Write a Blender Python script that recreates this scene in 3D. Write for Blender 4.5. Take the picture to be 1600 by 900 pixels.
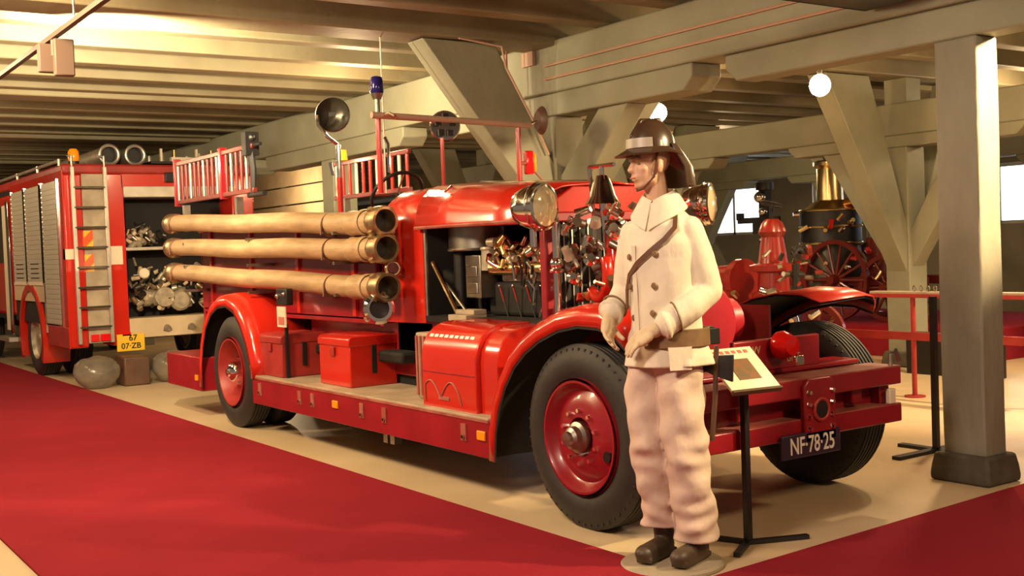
import bpy, bmesh, math, random
from math import radians as RD, sin, cos, pi
from mathutils import Vector as V, Matrix, Euler
random.seed(7)
for o in list(bpy.data.objects): bpy.data.objects.remove(o)
C = bpy.context.scene.collection
# ------------------------------------------------------------------ camera
cd = bpy.data.cameras.new('camera'); cam = bpy.data.objects.new('camera', cd); C.objects.link(cam)
cd.sensor_width = 36; cd.lens = 40.14; cd.clip_end = 200
R_ = V((0.56641285, 0.8232849, -0.03712771)); U_ = V((-0.00746617, 0.05017564, 0.9987125)); F_ = V((-0.82408782, 0.56540639, -0.03456691))
m = Matrix(((R_.x, U_.x, -F_.x), (R_.y, U_.y, -F_.y), (R_.z, U_.z, -F_.z)))
cam.matrix_world = Matrix.Translation((4.5472, -3.4674, 1.4357)) @ m.to_4x4()
bpy.context.scene.camera = cam
# ------------------------------------------------------------------ world and lamps
S = bpy.context.scene
S.view_settings.view_transform = 'Standard'; S.view_settings.look = 'None'; S.view_settings.gamma = 1
S.view_settings.exposure = 0.2
w = bpy.data.worlds.new('world'); S.world = w; w.use_nodes = True
w.node_tree.nodes['Background'].inputs[0].default_value = (1.0, 0.74, 0.56, 1)
w.node_tree.nodes['Background'].inputs[1].default_value = 0.17
WARM = (1.0, 0.71, 0.39)
def point(loc, e, r=0.12, col=WARM):
    l = bpy.data.lights.new('lamp', 'POINT'); l.energy = e; l.color = col; l.shadow_soft_size = r
    o = bpy.data.objects.new('lamp_light', l); o.location = loc; C.objects.link(o)
def spot(loc, to, e, ang=70, r=0.06, col=WARM, blend=.5):
    l = bpy.data.lights.new('lamp', 'SPOT'); l.energy = e; l.color = col; l.shadow_soft_size = r; l.spot_size = RD(ang); l.spot_blend = blend
    o = bpy.data.objects.new('spot_light', l); o.location = loc; C.objects.link(o)
    o.rotation_euler = (V(to) - V(loc)).to_track_quat('-Z', 'Y').to_euler()
def area(loc, to, e, s, col=WARM):
    l = bpy.data.lights.new('lamp', 'AREA'); l.energy = e; l.color = col; l.size = s
    o = bpy.data.objects.new('area_light', l); o.location = loc; C.objects.link(o)
    o.rotation_euler = (V(to) - V(loc)).to_track_quat('-Z', 'Y').to_euler()
# lamps of the hall (those in the aisle hang outside the frame), plus one added bumper fill
area((1.6, -3.0, 3.08), (-0.6, 0.4, 0.7), 120, 0.6, (1.0, .76, .56))
area((-2.4, -2.6, 3.08), (-2.8, 0.3, 1.0), 150, 0.6)
area((-5.8, -2.6, 3.08), (-5.4, 0.5, 1.0), 95, 0.6)
spot((2.3, 3.1, 2.78), (0.75, 2.42, 2.1), 1300, 50)
area((4.3, 1.2, 3.08), (0.7, 1.0, 0.5), 60, 0.5)  # added unseen fill light, brightens the bumper and number plate
spot((3.0, 1.75, 2.95), (0.85, 0.05, 1.35), 620, 36, col=(1.0, .80, .42))
spot((0.9, 6.2, 3.08), (-1.2, 5.9, 0), 900, 78)
spot((-0.4, 3.9, 3.05), (-0.1, 3.3, 0), 160, 90)
point((-1.0, 5.2, 2.85), 70); point((-2.6, 8.6, 2.75), 60); point((-6.5, 5.0, 2.9), 60); point((-8.5, 9.5, 2.6), 50)
point((-5.0, 1.4, 2.85), 60); point((-8.0, -2.6, 2.9), 80); point((-12.5, -2.4, 2.9), 120)
# ------------------------------------------------------------------ materials
def mat(name, col, rough=.5, metal=0., spec=.5, var=.0, vscale=6., col2=None, bump=0., bscale=40., coat=0., stretch=None, bdist=.01, emit=None, estr=0., trans=0., alpha=1.):
    mt = bpy.data.materials.new(name); mt.use_nodes = True; nt = mt.node_tree; b = nt.nodes['Principled BSDF']
    b.inputs['Base Color'].default_value = (*col, 1); b.inputs['Roughness'].default_value = rough; b.inputs['Metallic'].default_value = metal
    b.inputs['Specular IOR Level'].default_value = spec; b.inputs['Coat Weight'].default_value = coat; b.inputs['Coat Roughness'].default_value = .08
    b.inputs['Transmission Weight'].default_value = trans; b.inputs['Alpha'].default_value = alpha
    if emit: b.inputs['Emission Color'].default_value = (*emit, 1); b.inputs['Emission Strength'].default_value = estr
    if var or bump:
        tc = nt.nodes.new('ShaderNodeTexCoord'); mp = nt.nodes.new('ShaderNodeMapping'); nt.links.new(tc.outputs['Object'], mp.inputs[0])
        if stretch: mp.inputs['Scale'].default_value = stretch
    if var:
        n = nt.nodes.new('ShaderNodeTexNoise'); n.inputs['Scale'].default_value = vscale; n.inputs['Detail'].default_value = 6
        nt.links.new(mp.outputs[0], n.inputs['Vector'])
        r = nt.nodes.new('ShaderNodeValToRGB'); r.color_ramp.elements[0].position = .35; r.color_ramp.elements[1].position = .7
        c2 = col2 or tuple(c * (1 - var) for c in col)
        r.color_ramp.elements[0].color = (*c2, 1); r.color_ramp.elements[1].color = (*col, 1)
        nt.links.new(n.outputs[0], r.inputs[0]); nt.links.new(r.outputs[0], b.inputs['Base Color'])
    if bump:
        n2 = nt.nodes.new('ShaderNodeTexNoise'); n2.inputs['Scale'].default_value = bscale; n2.inputs['Detail'].default_value = 5
        nt.links.new(mp.outputs[0], n2.inputs['Vector'])
        bp = nt.nodes.new('ShaderNodeBump'); bp.inputs['Strength'].default_value = bump; bp.inputs['Distance'].default_value = bdist
        nt.links.new(n2.outputs[0], bp.inputs['Height']); nt.links.new(bp.outputs[0], b.inputs['Normal'])
    return mt
RED = mat('red_paint', (.60, .022, .010), .22, coat=.5, var=.12, vscale=3)
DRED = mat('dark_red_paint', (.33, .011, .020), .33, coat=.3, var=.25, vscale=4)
DULLRED = mat('dull_red_paint', (.42, .035, .028), .45, var=.3, vscale=5)
PINKW = mat('worn_red_metal', (.42, .17, .12), .5, var=.4, vscale=6, col2=(.3, .06, .045))
WOOD = mat('grey_green_paint', (.325, .325, .230), .6, var=.25, vscale=1.6, bump=.35, bscale=14, col2=(.245, .245, .17))
CEILW = mat('ceiling_paint', (.30, .27, .165), .62, var=.3, vscale=1.2, bump=.4, bscale=9, col2=(.20, .165, .095))
BOARD = mat('ceiling_board', (.17, .13, .075), .7, var=.3, vscale=1.5, bump=.4, bscale=10)
COND = mat('conduit_paint', (.50, .32, .23), .5)
FLD = mat('lamp_housing', (.13, .085, .065), .6)
TRK = mat('track_metal', (.09, .06, .045), .5, .2)
STONE = mat('plinth_stone', (.10, .085, .06), .85, var=.4, vscale=9, bump=.6, bscale=25)
FLOOR = mat('concrete_floor', (.72, .57, .36), .38, var=.3, vscale=.9, col2=(.58, .44, .27), bump=.08, bscale=60)
CARPET = mat('red_carpet', (.34, .018, .032), .95, spec=.15, var=.12, vscale=2, bump=.6, bscale=400)
PLASTER = mat('plaster', (.52, .44, .30), .85, var=.15, vscale=1.2)
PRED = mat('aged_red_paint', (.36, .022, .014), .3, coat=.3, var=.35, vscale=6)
BLACK = mat('black_metal', (.012, .011, .011), .45)
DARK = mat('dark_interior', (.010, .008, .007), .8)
RUBBER = mat('tyre_rubber', (.030, .026, .022), .62, var=.3, vscale=8, bump=.2, bscale=30)
CHROME = mat('chrome', (.86, .82, .75), .10, 1.)
STEEL = mat('dull_steel', (.45, .42, .36), .36, 1., var=.3, vscale=12)
ALU = mat('aluminium', (.62, .58, .50), .38, .8, var=.2, vscale=8)
BRASS = mat('brass', (.80, .60, .30), .26, 1., var=.2, vscale=10)
CAST = mat('cast_metal', (.62, .54, .40), .36, .5, var=.4, vscale=14)
TARN = mat('tarnished_brass', (.55, .40, .22), .38, .9, var=.5, vscale=16)
TAN = mat('hose_canvas', (.50, .335, .175), .42, var=.35, vscale=7, stretch=(.5, 3, 3), bump=.3, bscale=60)
STRAP = mat('strap_leather', (.12, .045, .02), .5)
RUNB = mat('running_board', (.52, .42, .29), .55, var=.35, vscale=5)
SHUT = mat('roller_shutter', (.56, .52, .43), .42, .3, bump=.0)
CREAM = mat('cream_panel', (.66, .52, .33), .45, var=.2, vscale=3)
WHITE = mat('white_paint', (.78, .68, .52), .4)
YEL = mat('yellow_plate', (.85, .52, .03), .4)
ORNG = mat('orange_lens', (.95, .28, .01), .2, emit=(1, .25, .01), estr=.25)
ORR = mat('orange_red_reflective', (.95, .10, .01), .35)
YREF = mat('yellow_reflective', (.90, .50, .03), .35)
AMBER = mat('amber_reflector', (.95, .33, .01), .25)
BLUE = mat('blue_lens', (.02, .015, .16), .12)
REDL = mat('red_lens', (.75, .01, .01), .12)
PLATE = mat('number_plate_blue', (.03, .02, .045), .4)
LETT = mat('white_letters_and_dashes', (.90, .86, .78), .4)
GOLDL = mat('faded_lettering', (.55, .28, .16), .5)
COAT = mat('coat_canvas', (.80, .70, .55), .8, var=.10, vscale=5, bump=.5, bscale=4.5, bdist=.03, stretch=(1.5, 1.5, .8), spec=.2)
POSTM = mat('worn_post_paint', (.30, .29, .225), .6, var=.45, vscale=3.2, bump=.6, bscale=18, bdist=.012, col2=(.20, .185, .13), stretch=(1, 1, .35))
TROU = mat('trouser_canvas', (.70, .53, .43), .85, var=.10, vscale=5, bump=.5, bscale=4.5, bdist=.03, stretch=(1.5, 1.5, .8), spec=.2)
SKIN = mat('mannequin_skin', (.62, .36, .23), .5, var=.08, vscale=9)
GLOVE = mat('glove_leather', (.74, .57, .36), .7, var=.2, vscale=14, bump=.3)
HELM = mat('helmet_leather', (.055, .028, .016), .28, coat=.3)
HBAND = mat('helmet_band', (.36, .30, .25), .45, .1)
LEATH = mat('belt_leather', (.24, .13, .055), .55, var=.3, vscale=14)
BOOT = mat('boot_leather', (.085, .055, .035), .5, var=.3, vscale=9)
CARD = mat('printed_card', (.86, .70, .55), .5)
PHOTO = mat('card_photo', (.16, .13, .08), .4, var=.6, vscale=30, col2=(.30, .12, .06))
PINKP = mat('card_print', (.55, .16, .12), .5)
COPPER = mat('copper', (.80, .36, .14), .25, 1.)
LENS = mat('lamp_glass', (.85, .70, .42), .08, spec=.8, metal=.55)
MIRR = mat('lamp_back', (.085, .075, .055), .32, .5, var=.3, vscale=12)
SHEET = mat('plastic_sheet', (.34, .29, .22), .2, var=.5, vscale=5, bump=.5, bscale=6, alpha=.6)
BULB = mat('bulb', (1, .8, .5), .3, emit=(1, .62, .30), estr=190)
PANE = mat('daylight_pane', (.9, .9, .95), .3, emit=(.80, .88, 1.0), estr=3.2)
DWOOD = mat('dark_wood', (.12, .06, .035), .5, var=.3, vscale=8)
MAROON = mat('maroon_paint', (.16, .018, .014), .3, coat=.3)
# ------------------------------------------------------------------ mesh helpers
def basis(ax):
    a = V(ax).normalized(); t = V((0, 0, 1)) if abs(a.z) < .9 else V((1, 0, 0))
    u = a.cross(t).normalized(); return u, a.cross(u).normalized(), a
class MB:
    def __init__(s): s.v = []; s.f = []
    def add(s, vs, fs):
        n = len(s.v); s.v += [tuple(p) for p in vs]; s.f += [tuple(i + n for i in f) for f in fs]; return s
    def hexa(s, p): return s.add(p, [(0, 3, 2, 1), (4, 5, 6, 7), (0, 1, 5, 4), (1, 2, 6, 5), (2, 3, 7, 6), (3, 0, 4, 7)])
    def box(s, x0, x1, y0, y1, z0, z1):
        return s.hexa([(x0, y0, z0), (x1, y0, z0), (x1, y1, z0), (x0, y1, z0), (x0, y0, z1), (x1, y0, z1), (x1, y1, z1), (x0, y1, z1)])
    def obox(s, c, sz, rot=(0, 0, 0)):
        e = Euler(rot).to_matrix(); c = V(c); h = [x / 2 for x in sz]
        return s.hexa([c + e @ V((a * h[0], b * h[1], d * h[2])) for d in (-1, 1) for a, b in ((-1, -1), (1, -1), (1, 1), (-1, 1))])
    def bar(s, p0, p1, wd, ht, up=(0, 0, 1)):       # rectangular beam between two points
        p0, p1 = V(p0), V(p1); a = (p1 - p0).normalized(); u = a.cross(V(up)).normalized() * wd / 2; t = u.cross(a).normalized() * ht / 2
        return s.hexa([p0 - u - t, p0 + u - t, p1 + u - t, p1 - u - t, p0 - u + t, p0 + u + t, p1 + u + t, p1 - u + t])
    def loft(s, rings, close=True, cap=True):
        n = len(rings[0]); k = len(rings); fs = []
        for i in range(k - 1):
            for j in range(n if close else n - 1):
                a, b = i * n + j, i * n + (j + 1) % n; fs.append((a, b, b + n, a + n))
        if cap: fs += [tuple(range(n - 1, -1, -1)), tuple(range((k - 1) * n, k * n))]
        return s.add([p for r in rings for p in r], fs)
    def ring(s, c, ax, r, n=16, ry=None):
        u, v, a = basis(ax); c = V(c); ry = r if ry is None else ry
        return [c + u * r * cos(2 * pi * i / n) + v * ry * sin(2 * pi * i / n) for i in range(n)]
    def cyl(s, p0, p1, r0, r1=None, n=16):
        p0, p1 = V(p0), V(p1); r1 = r0 if r1 is None else r1
        return s.loft([s.ring(p0, p1 - p0, r0, n), s.ring(p1, p1 - p0, r1, n)])
    def lathe(s, prof, o, ax, n=24, cap=True):
        o = V(o); a = V(ax).normalized(); return s.loft([s.ring(o + a * h, a, max(r, 1e-4), n) for r, h in prof], cap=cap)
    def tube(s, pts, r, n=8, cap=True):
        pts = [V(p) for p in pts]; rs = r if isinstance(r, (list, tuple)) else [r] * len(pts); rings = []; pu = None
        for i, p in enumerate(pts):
            t = (pts[min(i + 1, len(pts) - 1)] - pts[max(i - 1, 0)]).normalized()
            if pu is None: u = basis(t)[0]
            else: u = (pu - t * pu.dot(t)).normalized()
            v = t.cross(u); pu = u
            rings.append([p + (u * cos(2 * pi * k / n) + v * sin(2 * pi * k / n)) * rs[i] for k in range(n)])
        return s.loft(rings, cap=cap)
    def torus(s, c, ax, R, r, n=32, k=10, a0=0, a1=2 * pi):
        u, v, a = basis(ax); c = V(c); full = abs(a1 - a0 - 2 * pi) < 1e-6; rings = []
        for i in range(n if full else n + 1):
            t = a0 + (a1 - a0) * i / n; d = u * cos(t) + v * sin(t)
            rings.append([c + d * (R + r * cos(2 * pi * j / k)) + a * r * sin(2 * pi * j / k) for j in range(k)])
        if full: rings.append(rings[0])
        return s.loft(rings, cap=not full)
    def ball(s, c, r, nu=16, nv=10, rot=None):
        r = (r, r, r) if isinstance(r, (int, float)) else r; c = V(c); e = Euler(rot).to_matrix() if rot else Matrix.Identity(3)
        return s.loft([[c + e @ V((r[0] * sin(t) * cos(2 * pi * i / nu), r[1] * sin(t) * sin(2 * pi * i / nu), r[2] * cos(t))) for i in range(nu)]
                       for t in [max(.02, min(pi - .02, pi * j / nv)) for j in range(nv + 1)]])
    def cap_(s, p0, p1, r0, r1=None, n=12):          # round-ended tapered limb
        p0, p1 = V(p0), V(p1); r1 = r0 if r1 is None else r1; a = (p1 - p0).normalized(); prs = []
        for t in (-.98, -.7, -.35, 0): prs.append((p0 + a * r0 * t, r0 * math.sqrt(1 - t * t)))
        for t in (0, .35, .7, .98): prs.append((p1 + a * r1 * t, r1 * math.sqrt(1 - t * t)))
        return s.loft([s.ring(p, a, r, n) for p, r in prs])
    def prism(s, pts, ax, a0, a1):                   # 2D polygon extruded along axis 'x','y','z'
        def P(q, h): return {'y': (q[0], h, q[1]), 'x': (h, q[0], q[1]), 'z': (q[0], q[1], h)}[ax]
        return s.loft([[P(q, a0) for q in pts], [P(q, a1) for q in pts]])
    def build(s, name, mt, parent=None, loc=(0, 0, 0), bevel=0, rot=None, smooth=38, segs=2):
        me = bpy.data.meshes.new(name); o3 = V(loc)
        me.from_pydata(s.v, [], s.f); me.update()
        bm = bmesh.new(); bm.from_mesh(me); bmesh.ops.recalc_face_normals(bm, faces=bm.faces); bm.to_mesh(me); bm.free()
        me.materials.append(mt); me.shade_smooth(); me.set_sharp_from_angle(angle=RD(smooth))
        o = bpy.data.objects.new(name, me); C.objects.link(o); o.location = loc
        if rot: o.rotation_euler = rot
        if parent: o.parent = parent
        if bevel:
            b = o.modifiers.new('bevel', 'BEVEL'); b.width = bevel; b.segments = segs; b.limit_method = 'ANGLE'; b.angle_limit = RD(40); b.harden_normals = False
        return o
def tag(o, label=None, cat=None, group=None, kind=None):
    if label: o['label'] = label
    if cat: o['category'] = cat
    if group: o['group'] = group
    if kind: o['kind'] = kind
    return o
def empty(name, loc=(0, 0, 0), rz=0):
    o = bpy.data.objects.new(name, None); C.objects.link(o); o.location = loc; o.rotation_euler = (0, 0, rz); o.empty_display_size = .1; return o
def copy_tree(o, parent=None):
    c = o.copy(); C.objects.link(c); c.parent = parent
    for ch in list(o.children): copy_tree(ch, c)
    return c
def text(body, size, mt, parent, loc, rot, name='lettering', ext=.002, sx=1.0, bold=0, sp=1.0):
    cu = bpy.data.curves.new(name, 'FONT'); cu.body = body; cu.size = size; cu.extrude = ext; cu.align_x = 'CENTER'; cu.align_y = 'CENTER'; cu.offset = bold; cu.space_character = sp
    t_ = bpy.data.objects.new('tmp_text', cu); C.objects.link(t_); dg = bpy.context.evaluated_depsgraph_get(); me = bpy.data.meshes.new_from_object(t_.evaluated_get(dg), depsgraph=dg)
    bpy.data.objects.remove(t_); me.name = name; me.materials.clear(); me.materials.append(mt)
    o = bpy.data.objects.new(name, me); C.objects.link(o); o.location = loc; o.rotation_euler = rot; o.scale = (sx, 1, 1); o.parent = parent; return o
FX = (pi / 2, 0, pi / 2)       # lettering that faces +X
FY = (pi / 2, 0, 0)            # lettering that faces -Y
# ================================================================== STRUCTURE
tag(MB().box(-27, 9, -8, 17.2, -.2, 0).build('floor', FLOOR), kind='structure')
cp = MB().prism([(-26.4, -2.35), (-26.4, -.15), (1.04, -.15), (.66, 7.0), (3.6, 7.0), (3.6, -2.35)], 'z', 0.0, .012).build('red_carpet', CARPET)
tag(cp, 'red carpet runner laid along the aisle and round the front of the vintage fire engine', 'carpet')
tag(MB().box(-27, 9, -8, 17.2, 3.42, 3.6).build('ceiling', BOARD), kind='structure')
ceil = bpy.data.objects['ceiling']
JX = []
x = 4.65
while x > -26.5:
    JX.append(x); x -= .79
jo = MB().box(-.085, .085, -8, 17.2, 3.15, 3.42)
j0 = jo.build('joist', CEILW, ceil, bevel=.012)
for i, x in enumerate(JX):
    o = j0 if i == 0 else j0.copy()
    if i: C.objects.link(o); o.parent = ceil
    o.location = (x, 0, 0)
# outer walls
WX0, WY1 = -26.5, 15.2
tag(MB().box(WX0 - .4, WX0, -8, 17, 0, 3.42).build('wall_left', PLASTER), kind='structure')
wb = MB(); wins = [(-24.5 + i * 3.25, -22.6 + i * 3.25) for i in range(9)]
wb.box(WX0, 9, WY1, WY1 + .4, 0, 1.55).box(WX0, 9, WY1, WY1 + .4, 2.62, 3.42)
px_ = WX0
for a, b in wins: wb.box(px_, a, WY1, WY1 + .4, 1.55, 2.62); px_ = b
wb.box(px_, 9, WY1, WY1 + .4, 1.55, 2.62)
tag(wb.build('wall_back', PLASTER), kind='structure')
for i, (a, b) in enumerate(wins):
    if a > -1: continue
    fr = MB().box(a, b, WY1 + .05, WY1 + .12, 1.55, 1.61).box(a, b, WY1 + .05, WY1 + .12, 2.56, 2.62)
    for q in (a, (a + b) / 2 - .03, b - .06): fr.box(q, q + .06, WY1 + .05, WY1 + .12, 1.55, 2.62)
    wi = tag(fr.build('window_%d' % (i + 1), WHITE), kind='structure')
    for q0, q1 in ((a + .06, (a + b) / 2 - .03), ((a + b) / 2 + .03, b - .06)):
        MB().box(q0, q1, WY1 + .08, WY1 + .10, 1.61, 2.56).build('pane', PANE, wi)
# ---- timber frame: posts in rows with corbels, braces, long beams and cross beams
def knee(mb, p0, p1, wd, ht, up): mb.bar(p0, p1, wd, ht, up)
def post(x, y, label, bx=(1, 1), by=(1, 1), plinth=True, w=.30, d=None, low=1.75, bz=2.72, cz=2.53, cl=1.8, xr=1.28):
    d = d or w
    r = empty('timber_post', (x, y, 0)); tag(r, label, 'post', 'timber posts carrying the ceiling')
    z0 = .15 if plinth else 0
    sh = MB()
    for k, z in enumerate([z0, .4, .8, 1.2, 1.6, 2.0, 2.3, cz + .02]): pass
    zs = [z0, .35, .7, 1.1, 1.5, 1.9, 2.25, cz]; jit = random.Random(int(x * 10 + y * 7)); rg = []
    for z in zs:
        q = [jit.uniform(-.004, .004) for _ in range(4)]; rg.append([(-w / 2 + q[0], -d / 2 + q[1], z), (w / 2 + q[2], -d / 2 + q[1], z), (w / 2 + q[2], d / 2 + q[3], z), (-w / 2 + q[0], d / 2 + q[3], z)])
    sh.loft(rg); sh.build('shaft', POSTM if x > 0 else WOOD, r, bevel=.012)
    if plinth:
        a, b = w / 2 + .055, d / 2 + .055; rg = []
        for z, f in ((0, 1.0), (.04, 1.01), (.10, .97), (.165, .90)): rg.append([(-a * f, -b * f, z), (a * f, -b * f, z), (a * f, b * f, z), (-a * f, b * f, z)])
        MB().loft(rg).build('plinth', STONE, r, bevel=.018)
    MB().prism([(-cl, bz), (-cl, cz + .09), (-cl + .1, cz), (cl - .1, cz), (cl, cz + .09), (cl, bz)], 'y', -d / 2 + .005, d / 2 - .005).build('corbel', WOOD, r, bevel=.012)
    for s, on in ((-1, bx[0]), (1, bx[1])):
        if on: MB().prism([(s * (w / 2 - .02), low), (s * (w / 2 - .02), low + .42), (s * (xr - .36), cz), (s * xr, cz)], 'y', -.10, .10).build('brace', WOOD, r, bevel=.01)
    for s, on in ((-1, by[0]), (1, by[1])):
        if on: MB().prism([(s * .13, low - .05), (s * .13, low + .50), (s * .70, 3.09), (s * 1.38, 3.09)], 'x', -.12, .12).build('brace', WOOD, r, bevel=.01)
    return r
PX = [.655, -3.26, -7.5, -11.45, -15.4, -19.3, -23.2]
post(.63, 2.42, 'tall bare grey green timber post on dark stone plinth at the right', (0, 0), (0, 0), w=.27, d=.21)
names = {(-3.26, 2.43): 'timber post behind the red engine bonnet with a broad brace leaning left', (-3.26, 7.1): 'grey green timber post with V shaped braces behind the red railing'}
where = {-3.26: 'nearest the camera', -7.5: 'second from the camera', -11.45: 'third from the camera', -15.4: 'fourth from the camera', -19.3: 'next to last from the end wall', -23.2: 'closest to the end wall'}
for y in (2.43, 7.1, 11.8):
    for x in PX:
        if x > 0 or (x < -11.5 and y > 2.5): continue
        lab = names.get((x, y), 'pale timber post in the %s row, %s' % ({2.43: 'first', 7.1: 'second', 11.8: 'third'}[y], where[x]))
        if y < 3: post(x, y, lab, plinth=False, bx=(1, 1) if x == -3.26 else (0, 0), by=(1, 1) if x == -3.26 else (0, 0), low=1.60, xr=1.03)
        else: post(x, y, lab, plinth=True, low=1.05, bz=2.50, cz=2.37, cl=1.5, xr=1.02)
bl = {2.43: 'long grey green beam with two conduits above the vintage engine', 7.1: 'second long beam across the hall behind the hanging bulbs', 11.8: 'third long beam near the windowed back wall'}
for y in (2.43, 7.1, 11.8):
    b = MB().box(WX0 + .02, 6.5, y - .16, y + .16, 2.72 if y < 3 else 2.50, 3.15 if y < 3 else 2.84)
    b = b.build('long_beam', WOOD, bevel=.015); tag(b, bl[y], 'beam', 'long ceiling beams')
    if y > 3:
        for x in PX[1:5]: MB().box(x - .14, x + .14, y - .12, y + .12, 2.84, 3.10).build('spacer_block', WOOD, b)
    if y == 2.43:
        MB().tube([(-3.2, 2.255, 2.95), (-.4, 2.255, 2.95), (6, 2.255, 2.95)], .012, 6).build('conduit', COND, b)
        MB().tube([(-3.2, 2.255, 2.84), (-.4, 2.255, 2.84), (6, 2.255, 2.84)], .012, 6).build('conduit', COND, b)
        MB().box(-3.5, -3.34, 2.24, 2.27, 2.98, 3.10).build('junction_box', COND, b)
        MB().tube([(-3.08, 1.35, 3.10), (-3.08, 1.75, 3.06), (-3.10, 1.80, 2.9), (-3.10, 2.10, 2.4), (-3.10, 2.2, 2.2)], .010, 6).build('cable', COND, b)
for i, x in enumerate(PX[:5]):
    b = MB().box(x - .2, x + .2, -8, 15.2, 3.10, 3.40).build('cross_beam', CEILW, bevel=.015)
    tag(b, 'broad cross beam under the ceiling, %s from the camera' % ('first', 'second', 'third', 'fourth', 'fifth')[i], 'beam', 'cross beams over the posts')
# ================================================================== VINTAGE FIRE ENGINE
T = empty('vintage_fire_engine', (-2.4, .94, 0))
tag(T, 'old open red fire engine with round headlights, suction hoses and open engine bay', 'fire engine')
TL = V((2.4, -.94, 0))
def tp(mb, name, mt, bevel=0, parent=None, label=None, smooth=38):
    """part of the engine, coordinates given in the hall's frame"""
    o = mb.build(name, mt, parent or T, bevel=bevel, smooth=smooth)
    if not parent or parent is T: o.location = TL
    if label: o['label'] = label
    return o
# wheels -----------------------------------------------------------
def tyre_mb(y0, y1, R=.472, ri=.285):
    w = y1 - y0; c = (y0 + y1) / 2
    pr = [(ri, y0 + .035), (ri + .03, y0 + .012), (ri + .09, y0), (R - .055, y0 + .012), (R - .018, y0 + .03)]
    for k in range(6):
        a = y0 + .038 + k * (w - .076) / 6; b = a + (w - .076) / 6
        pr += [(R - .001, a + .002), (R, b - .012), (R - .010, b - .010), (R - .010, b - .001)]
    pr += [(R - .018, y1 - .03), (R - .055, y1 - .012), (ri + .09, y1), (ri + .03, y1 - .012), (ri, y1 - .035), (ri, y0 + .035)]
    return MB().lathe(pr, (0, 0, 0), (0, 1, 0), 64, cap=False)
def lugs(R=.472, n=56):
    mb = MB()
    for s in (-1, 1):
        for k in range(n):
            a = 2 * pi * k / n
            mb.obox((sin(a) * (R - .031), s * .089, cos(a) * (R - .031)), (.010, .020, .020), (0, a, 0))
    return mb
def front_wheel(x, y0, side, label=None):     # side -1: outer face toward -Y
    g = empty('wheel'); g.parent = T; g.location = TL + V((x, y0 + .12, .472)); g.rotation_euler = (0, 0, 0 if side < 0 else pi)
    tyre_mb(-.12, .12).build('tyre', RUBBER, g); tag(lugs().build('tyre_lugs', RUBBER, g), kind='stuff')
    MB().lathe([(.284, -.112), (.288, -.122), (.276, -.122), (.262, -.105), (.250, -.075), (.235, -.066), (.20, -.085), (.165, -.10), (.10, -.104), (.098, -.06), (.0, -.06)], (0, 0, 0), (0, 1, 0), 48, cap=False).build('rim', DRED, g)
    MB().lathe([(.30, -.115), (.298, .11), (.27, .11), (.27, -.05), (.272, -.1)], (0, 0, 0), (0, 1, 0), 40, cap=False).build('rim_band', DRED, g)
    MB().lathe([(.082, -.10), (.080, -.125), (.060, -.135), (.055, -.165), (.038, -.178), (.034, -.195), (.0, -.198)], (0, 0, 0), (0, 1, 0), 24).build('hub_cap', STEEL, g)
    for k in range(10):
        a = 2 * pi * k / 10 + .3
        MB().cyl((cos(a) * .135, -.098, sin(a) * .135), (cos(a) * .135, -.122, sin(a) * .135), .014, .011, 6).build('lug_nut', CHROME, g)
    MB().cyl((.19, -.070, -.08), (.19, -.093, -.08), .028, n=20).build('hand_hole', BLACK, g)
    return g
front_wheel(0, .02, -1); front_wheel(0, 1.64, 1)
def rear_wheel(y0, side):
    g = empty('wheel'); g.parent = T; g.location = TL + V((-4.82, y0 + .12, .472)); g.rotation_euler = (0, 0, 0 if side < 0 else pi)
    tyre_mb(-.12, .12).build('tyre', RUBBER, g); tyre_mb(.15, .39).build('inner_tyre', RUBBER, g)
    MB().lathe([(.284, -.112), (.288, -.122), (.274, -.120), (.255, -.09), (.240, -.02), (.225, .04), (.18, .05), (.12, .045), (.0, .045)], (0, 0, 0), (0, 1, 0), 48, cap=False).build('rim', DULLRED, g)
    MB().lathe([(.30, -.115), (.298, .38), (.27, .38), (.27, -.05)], (0, 0, 0), (0, 1, 0), 40, cap=False).build('rim_band', DRED, g)
    MB().lathe([(.125, .05), (.12, .0), (.09, -.02), (.088, -.10), (.07, -.125), (.04, -.135), (.035, -.15), (.0, -.155)], (0, 0, 0), (0, 1, 0), 20).build('hub_cap', CHROME, g)
    for k in range(8):
        a = 2 * pi * k / 8; MB().cyl((cos(a) * .155, .045, sin(a) * .155), (cos(a) * .155, -.02, sin(a) * .155), .022, .016, 6).build('lug_nut', CHROME, g)
rear_wheel(.02, -1); rear_wheel(1.64, 1)
# frame, axles
tp(MB().box(-6.2, .66, .48, .56, .56, .70).box(-6.2, .66, 1.32, 1.40, .56, .70), 'chassis_rail', DRED, .01)
tp(MB().cyl((0, .2, .44), (0, 1.68, .44), .045).cyl((-4.82, .3, .47), (-4.82, 1.6, .47), .07).ball((-4.82, .94, .47), .17), 'axle', BLACK)
tp(MB().tube([(-4.8, .94, .52), (-2.4, .94, .62)], .05, 10), 'drive_shaft', BLACK)
tp(MB().box(-4.1, -.75, .52, 1.36, .30, .64), 'underbody_and_light_block', DARK, .02); tp(MB().box(-6.3, -2.4, .35, 1.53, .66, .74), 'underbody_and_light_block', DARK, .02)  # first box is black and extended downward to block light under the engine
for x in (-.45, .45):
    tp(MB().box(min(x, 0), max(x, 0), .49, .55, .46, .52).box(min(x, 0), max(x, 0), 1.33, 1.39, .46, .52), 'leaf_spring', BLACK, .01)
tp(MB().box(-2.62, -2.56, .3, .36, .1, .3).box(-2.52, -2.46, .3, .36, .1, .3).box(-2.64, -2.44, .28, .38, .26, .32), 'jack_leg', STEEL)
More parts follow.
